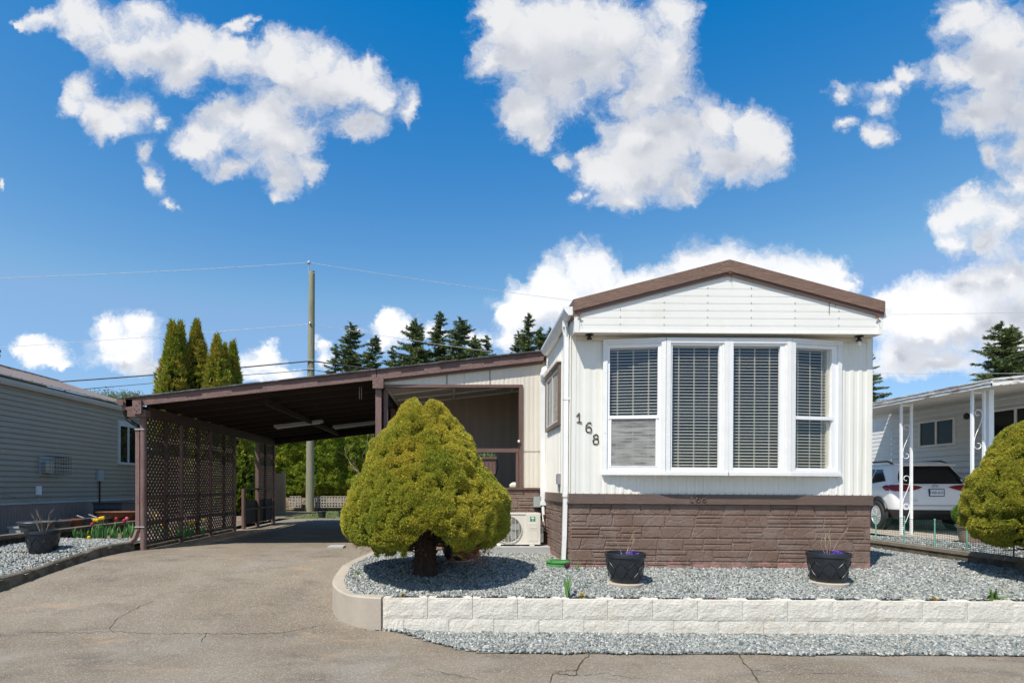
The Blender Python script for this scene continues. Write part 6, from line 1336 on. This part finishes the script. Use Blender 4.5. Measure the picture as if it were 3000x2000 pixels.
# ------------------------------------------------------------------ RIGHT NEIGHBOUR
def right_house():
    X = 12.9; H = thing('neighbour_house', (X+2, 15, .45), 'white lap sided neighbouring home with scroll post awning on the right', 'house')
    mb = MB(); laps(mb, (X,9.0), (X,16.9), .42, 3.62, (-1,0), .155, .034); laps(mb, (X-.01,16.9), (X-.01,22), .42, 3.62, (-1,0), .12, .010); mb.build('wall', M['white_siding'], H)
    mb = MB(); mb.box(X-.22,X+5,16.95,22,3.62,3.72); mb.build('eave', M['awning'], H)
    for (a, b, z0, z1) in ((14.72,15.86,2.55,3.26),(12.35,13.9,2.62,3.30)):
        mb = MB()
        for (u0,u1,v0,v1) in ((a,b,z1-.05,z1),(a,b,z0,z0+.05),(a,a+.05,z0+.05,z1-.05),(b-.05,b,z0+.05,z1-.05),((a+b)/2-.025,(a+b)/2+.025,z0+.05,z1-.05)): mb.box(X-.06, X+.01, u0, u1, v0, v1)
        w = mb.build('window_frame', M['white'], H); mb = MB(); mb.box(X-.035,X+.01,a+.05,b-.05,z0+.05,z1-.05); mb.build('pane', M['house_glass'], w)
    zo, zi = 3.25, 3.60; xo = 9.5; ya, yb = 10.1, 16.9
    mb = MB(); mb.prism([(xo+.02,zo+.015),(X,zi+.015),(X,zi+.06),(xo+.02,zo+.09)], 'y', ya+.03, yb); mb.build('awning_roof', M['soffit'], H)
    mb = MB()
    mb.box(xo-.02, xo+.018, ya, yb, zo, zo+.055); mb.box(xo-.035, xo+.018, ya, yb, zo+.056, zo+.075); mb.box(xo-.005, xo+.018, ya, yb, zo+.076, zo+.12); mb.box(xo-.03, xo+.018, ya, yb, zo+.121, zo+.135)
    for (h0, h1, o_) in ((0,.03,.03),(.031,.10,.012),(.101,.135,.03)): mb.prism([(xo-.02,zo+h0),(X,zi+h0),(X,zi+h1),(xo-.02,zo+h1)], 'y', ya-o_, ya+.025)
    mb.build('awning_fascia', M['awning'], H)
    mb = MB(); mb.box(X+.01, X+4, 9.0, 22, 3.60, 3.70); mb.build('roof', M['awning'], H)
    # porch lamp
    mb = MB(); mb.lathe([(.02,0),(.06,.03),(.06,.12),(.02,.16)], (X-.12,13.95+.35,3.15), 10); mb.build('wall_lamp', M['black'], H, True)
    def scroll_post(y, extra):
        for k, o_ in enumerate((0, .22)):
            mb = MB(); mb.box(xo+.17-.02, xo+.17+.02, y+o_-.02, y+o_+.02, .44, zo-.001) if False else mb.box(xo+.17+o_-.02, xo+.17+o_+.02, y-.02, y+.02, .44, zo+.02); mb.build('awning_post', M['vinyl'], H)
        if extra: mb = MB(); mb.box(xo+.17+.27, xo+.17+.36, y-.05, y+.04, .44, zo+.03); mb.build('downspout', M['vinyl'], H)
        mb = MB(); x0 = xo+.17; mb.box(x0+.02, x0+.20, y-.015, y+.015, zo-.03, zo-.005); mb.build('post_cap', M['vinyl'], H); mb = MB()
        for zc in (2.45, 1.35, .75) if not extra else (2.55, 1.40):
            for sg in (1,):
                pts = []; 
                for t in np.linspace(0, 1, 40):   # S scroll
                    s = t*2-1; zz = zc + s*.26; xx = x0+.11 + .075*math.sin(s*math.pi*.5)*1.0
                    pts.append((xx, y, zz))
                top = [(x0+.11+.075*math.cos(a)*(1-q*.5), y, zc+.30+.075*math.sin(a)*(1-q*.5)) for q, a in zip(np.linspace(0,1,22), np.linspace(0, 1.6*math.pi, 22))]
                bot = [(x0+.11-.075*math.cos(a)*(1-q*.5), y, zc-.30-.075*math.sin(a)*(1-q*.5)) for q, a in zip(np.linspace(0,1,22), np.linspace(0, 1.6*math.pi, 22))]
                mb.tube(bot[::-1] + pts + top, .007, 5)
                mb.build('scrollwork', M['vinyl'], H); mb = MB()
    scroll_post(12.4, False); scroll_post(10.7, True)
right_house()
# ------------------------------------------------------------------ green mesh fence
def mesh_fence():
    H = thing('mesh_fence', (7.0, 8.3, .6), 'low green plastic mesh fence on stakes along the property wall', 'fence'); X = 6.96
    ys_ = [9.46,8.86,8.30,7.78,7.13,6.6] ; tops = [1.02,1.03,1.02,.97,.93,.93]
    ya = [10.9, 10.2] + ys_; tp = [1.02,1.02] + tops
    for y, t in zip(ya, tp):
        mb = MB(); mb.tube([(X,y,.56),(X,y,t)], .0095, 8); mb.tube([(X,y,t-.02),(X-.02,y,t+.0)], .004, 4); mb.build('stake', M['fence_post'], H, True)
    mb = MB()
    def top(y):
        for (a, b, p, q) in zip(ya, ya[1:], tp, tp[1:]):
            if b <= y <= a: t = (a-y)/(a-b); return p+(q-p)*t - .05*4*t*(1-t)*.5
        return tp[-1]
    y = ya[0]; n = 12; prev = None; k = 0
    while y > ya[-1]:
        y2 = max(ya[-1], y-.035); w = .012*math.sin(k*.4); w2 = .012*math.sin((k+1)*.4)
        for j in range(n+1):
            z = .615 + (top(y)-.02-.615)*j/n; z2 = .615 + (top(y2)-.02-.615)*j/n; th = .007 if j == n else .0036
            mb.add([(X+w,y,z-th/2),(X+w2,y2,z2-th/2),(X+w2,y2,z2+th/2),(X+w,y,z+th/2)], [(0,1,2,3)])
        mb.add([(X+w,y-.0024,.615),(X+w,y+.0024,.615),(X+w,y+.0024,top(y)-.02),(X+w,y-.0024,top(y)-.02)], [(0,1,2,3)]); y = y2; k += 1
    mb.build('net', M['fence_net'], H)
mesh_fence()
def boxwood():
    x, y, z = 9.15, 10.15, .47; H = thing('boxwood_pot', (x,y,z), 'clipped round boxwood ball in a tan clay pot beside the right conifer', 'potted shrub'); rg = np.random.default_rng(7)
    mb = MB(); mb.lathe([(.145,0),(.17,.14),(.19,.29),(.215,.295),(.22,.35),(.20,.355),(.18,.33)], (x,y,z), 26)
    for k in range(40): pass
    mb.build('pot_body', M['tan_pot'], H, True)
    n = 2600; D = unit(rg.normal(size=(n,3))); Pn = np.array([x,y,z+.52]) + D*np.array([.24,.24,.22]); V_, F_ = blades(Pn, D, 4, .03, .016, .7, rg); mesh_np('foliage', V_, F_, M['box'], H)
    mb = MB(); mb.lathe([(.02,-.19),(.15,-.14),(.205,0),(.15,.14),(.02,.19)], (x,y,z+.52), 16); mb.build('inner_crown', M['core'], H)
boxwood()
# ------------------------------------------------------------------ SUV
def suv():
    cx, yr, z0 = 11.06, 13.1, .43
    H = thing('parked_suv', (cx, yr+2.3, z0), 'white suv parked rear end out under the neighbour awning', 'car')
    T = Matrix.Translation((cx, yr, z0)) @ Matrix.Rotation(R(-11), 4, 'Z') @ Matrix.Diagonal((.915, .96, .985, 1))
    def nb(): m = MB(); m.M = T; return m
    # z level, half width, rear y, front y
    LV = [(.30,.80,.16,4.45),(.40,.875,.05,4.56),(.55,.905,.02,4.60),(.72,.915,.02,4.60),(.80,.92,.05,4.58),(.95,.918,.07,4.50),(1.04,.905,.10,4.25),(1.10,.885,.14,3.75),(1.14,.865,.18,3.45),(1.30,.80,.31,3.15),(1.46,.735,.43,2.85),(1.55,.69,.46,2.62),(1.62,.62,.47,2.3),(1.66,.50,.62,2.0),(1.675,.25,.9,1.7)]
    def outline(hw, a, b, n=10, e=3.2):
        pts = []; c = (a+b)/2; L = (b-a)/2
        rad = min(.28, hw*.5)
        cor = [(-hw,b-rad,90),( -hw+rad,b,0)]
        out = []
        for (ox, oy, a0) in ((-hw+rad, a+rad, 180),(hw-rad, a+rad, 270),(hw-rad, b-rad, 0),(-hw+rad, b-rad, 90)):
            for k in range(n): t = R(a0 + 90*k/(n-1)); out.append((ox+rad*math.cos(t), oy+rad*math.sin(t)))
        return out
    V_ = []; n = 40
    for z, hw, a, b in LV: V_ += [(x, y, z) for x, y in outline(hw, a, b)]
    F_ = [(i*n+k, i*n+(k+1)%n, (i+1)*n+(k+1)%n, (i+1)*n+k) for i in range(len(LV)-1) for k in range(n)] + [tuple((len(LV)-1)*n+k for k in range(n)), tuple(range(n))[::-1]]
    mb = nb(); mb.add(V_, F_); mb.build('body', M['car'], H, 'all')
    zs = [l[0] for l in LV]
    def hwz(z): return float(np.interp(z, zs, [l[1] for l in LV]))
    def yrz(z): return float(np.interp(z, zs, [l[2] for l in LV]))
    def surf_rear(x, z, o=.006):
        hw = hwz(z); rad = min(.28, hw*.5); a = yrz(z); ax = abs(x)
        if ax <= hw-rad: return (x, a-o, z)
        t = min(1, (ax-(hw-rad))/rad); return (math.copysign(ax + o*t, x), a + rad - math.sqrt(max(0, 1-t*t))*rad - o*(1-t), z)
    def patch_rear(name, poly_rows, m, o=.008, par=None, nx=14):
        "poly_rows: list of (z, xleft, xright)"
        mb = nb(); V_ = []
        for z, xa, xb in poly_rows: V_ += [surf_rear(xa+(xb-xa)*k/nx, z, o) for k in range(nx+1)]
        F_ = [(i*(nx+1)+k, i*(nx+1)+k+1, (i+1)*(nx+1)+k+1, (i+1)*(nx+1)+k) for i in range(len(poly_rows)-1) for k in range(nx)]
        mb.add(V_, F_); return mb.build(name, m, par or H, 'all')
    patch_rear('rear_window', [(1.13,-.71,.71),(1.17,-.73,.73),(1.25,-.715,.715),(1.35,-.67,.67),(1.45,-.61,.61),(1.53,-.56,.56),(1.555,-.52,.52)], M['car_glass'])
    mb = nb(); V_ = []
    for z in (.29,.34,.40,.46,.52): V_ += [(x*1.016, (y-2.3)*1.006+2.3, z) for x, y in outline(hwz(z), yrz(z), float(np.interp(z, zs, [l[3] for l in LV])))]
    mb.add(V_, [(i*40+k, i*40+(k+1)%40, (i+1)*40+(k+1)%40, (i+1)*40+k) for i in range(4) for k in range(40)]); mb.build('lower_cladding', M['car_black'], H, 'all')
    patch_rear('bumper_step', [(.60,-.66,.66),(.615,-.66,.66)], M['grey_trim'], .010)
    patch_rear('tailgate_seam', [(.63,-.60,.60),(.637,-.60,.60)], M['car_black'], .011)
    # tail lamps
    for s in (-1, 1):
        rows = [(.955,.60,.86),(.98,.50,.90),(1.02,.36,.905),(1.06,.28,.90),(1.09,.42,.885),(1.11,.62,.872)]
        patch_rear('tail_light', [(z, *( (s*b, s*a) if s < 0 else (s*a, s*b))) for z, a, b in rows], M['taillight'], .016)
        mb = nb(); V_ = []   # wrap onto the flank
        rows2 = [(.97,.27,.42),(1.0,.27,.48),(1.04,.27,.58),(1.075,.27,.52),(1.10,.28,.42)]
        for z, a, b in rows2: V_ += [(s*(hwz(z)+.012), yrz(z)+a-.02+(b-a)*k/4, z) for k in range(5)]
        mb.add(V_, [(i*5+k, i*5+k+1, (i+1)*5+k+1, (i+1)*5+k) for i in range(4) for k in range(4)]); mb.build('tail_light_wrap', M['taillight'], H)
    mb = nb(); mb.add([(-.60,.33,1.585),(.60,.33,1.585),(.64,.62,1.63),(-.64,.62,1.63),(-.58,.35,1.560),(.58,.35,1.560),(.62,.6,1.60),(-.62,.6,1.60)], [(0,1,2,3),(7,6,5,4),(0,4,5,1),(1,5,6,2),(2,6,7,3),(3,7,4,0)]); mb.build('rear_spoiler', M['car'], H)
    # side glass
    for s in (-1, 1):
        def side(y, z, o=.008): return (s*(hwz(z)+o), y, z)
        for nm, poly in (('rear_quarter_window', [(.62,1.20),(1.32,1.14),(1.28,1.50),(1.0,1.49)]), ('rear_door_window', [(1.36,1.14),(2.15,1.14),(2.12,1.53),(1.34,1.50)]), ('front_door_window', [(2.22,1.14),(3.1,1.14),(2.65,1.50),(2.2,1.53)])):
            a, b, c, d = poly; mb = nb(); V_ = []
            for i in range(5):
                t = i/4; l = (a[0]+(d[0]-a[0])*t, a[1]+(d[1]-a[1])*t); r = (b[0]+(c[0]-b[0])*t, b[1]+(c[1]-b[1])*t)
                V_ += [side(l[0]+(r[0]-l[0])*k/3, l[1]+(r[1]-l[1])*k/3) for k in range(4)]
            mb.add(V_, [(i*4+k, i*4+k+1, (i+1)*4+k+1, (i+1)*4+k) for i in range(4) for k in range(3)]); mb.build(nm, M['car_glass'], H)
        mb = nb(); mb.tube([(s*.63,.75,1.63),(s*.63,.95,1.69),(s*.62,2.2,1.70),(s*.62,2.5,1.64)], .022, 8); mb.build('roof_rail', M['car_black'], H, True)
        mb = nb(); mb.tube([side(1.45,1.02,.02), side(1.65,1.02,.02)], .014, 6); mb.build('door_handle', M['car'], H)
        mb = nb(); mb.tube([(s*.925,y,z) for y, z in ((1.40,1.06),(1.40,.9),(1.42,.6),(1.5,.4))], .004, 4); mb.build('door_seam', M['car_black'], H)
        for wy in (.84, 3.64):
            mb = nb(); pts = [(s*.925, wy+.43*math.cos(a), .36+.43*math.sin(a)) for a in np.linspace(-.15, math.pi+.15, 20)]
            mb.tube(pts, .04, 8); 
            mb.add([(s*.926, wy+.42*math.cos(a), .36+.42*math.sin(a)) for a in np.linspace(0, 2*math.pi, 28)[:-1]], [tuple(range(27))]); mb.build('wheel_arch', M['car_black'], H, True)
            mb = nb(); mb.M = T @ Matrix.Translation((s*.86, wy, .36)) @ Matrix.Rotation(R(90)*s, 4, 'Y'); mb.lathe([(.21,-.11),(.33,-.11),(.355,-.08),(.362,0),(.355,.08),(.33,.112),(.24,.112),(.225,.09),(.2,.085)], (0,0,0), 36); wh = mb.build('wheel', M['tyre'], H, True)
            mb = nb(); mb.M = T @ Matrix.Translation((s*.95, wy, .36)) @ Matrix.Rotation(R(90)*s, 4, 'Y')
            mb.lathe([(.235,.005),(.235,.018),(.215,.02),(.21,.0)], (0,0,0), 32); mb.lathe([(.05,0),(.055,.02),(.02,.026)], (0,0,0), 12)
            for k in range(5):
                for dd in (-.16, .16): a = 2*math.pi*k/5+.3; mb.bar((.03*math.cos(a),.03*math.sin(a),.012),(.22*math.cos(a+dd),.22*math.sin(a+dd),.012), .03, .014)
            mb.build('rim', M['alloy'], wh)
    # plate, emblem, badges
    pz = .925; py = yrz(pz)-.012
    mb = nb(); mb.box(-.168,.168,py-.012,py+.03,pz-.088,pz+.088); fr = mb.build('plate_frame', M['black'], H); mb = nb(); mb.box(-.150,.150,py-.016,py-.0125,pz-.070,pz+.070); mb.build('number_plate', M['plate'], fr)
    def text(s, x, y, z, size, m, par, name='lettering'):
        cu = bpy.data.curves.new('t', 'FONT'); cu.body = s; cu.size = size; cu.extrude = .002; cu.align_x = 'CENTER'; cu.align_y = 'CENTER'; o = bpy.data.objects.new('t', cu)
        me = bpy.data.meshes.new_from_object(o); me.transform(T @ Matrix.Translation((x, y, z)) @ Matrix.Rotation(R(90), 4, 'X')); bpy.data.objects.remove(o); bpy.data.curves.remove(cu); me.name = name
        return link(name, me, m, par)
    text('TAB-61G', 0, py-.019, pz-.004, .088, M['blue_ink'], fr)
    text('RAV4', -.52, yrz(.72)-.012, .735, .065, M['chrome'], H, 'badge'); text('LE', .52, yrz(.74)-.012, .75, .055, M['chrome'], H, 'badge')
    mb = nb(); ez = 1.075; ey = yrz(ez)-.016
    def ell(a, b, z=0, n=25): return [(a*math.cos(t), ey, ez+z+b*math.sin(t)) for t in np.linspace(0, 2*math.pi, n)]
    mb.tube(ell(.068,.045), .006, 5); mb.tube(ell(.026,.043), .005, 5); mb.tube(ell(.048,.017,.022), .005, 5); mb.build('emblem', M['chrome'], H, True)
    mb = nb(); mb.add([(-.03,1.05,1.66),(.03,1.05,1.66),(.02,1.25,1.67),(-.02,1.25,1.67),(0,1.06,1.73),(0,1.12,1.72)], [(0,1,4),(1,2,5,4),(2,3,5),(3,0,4,5)]); mb.build('roof_antenna', M['car'], H)
suv()
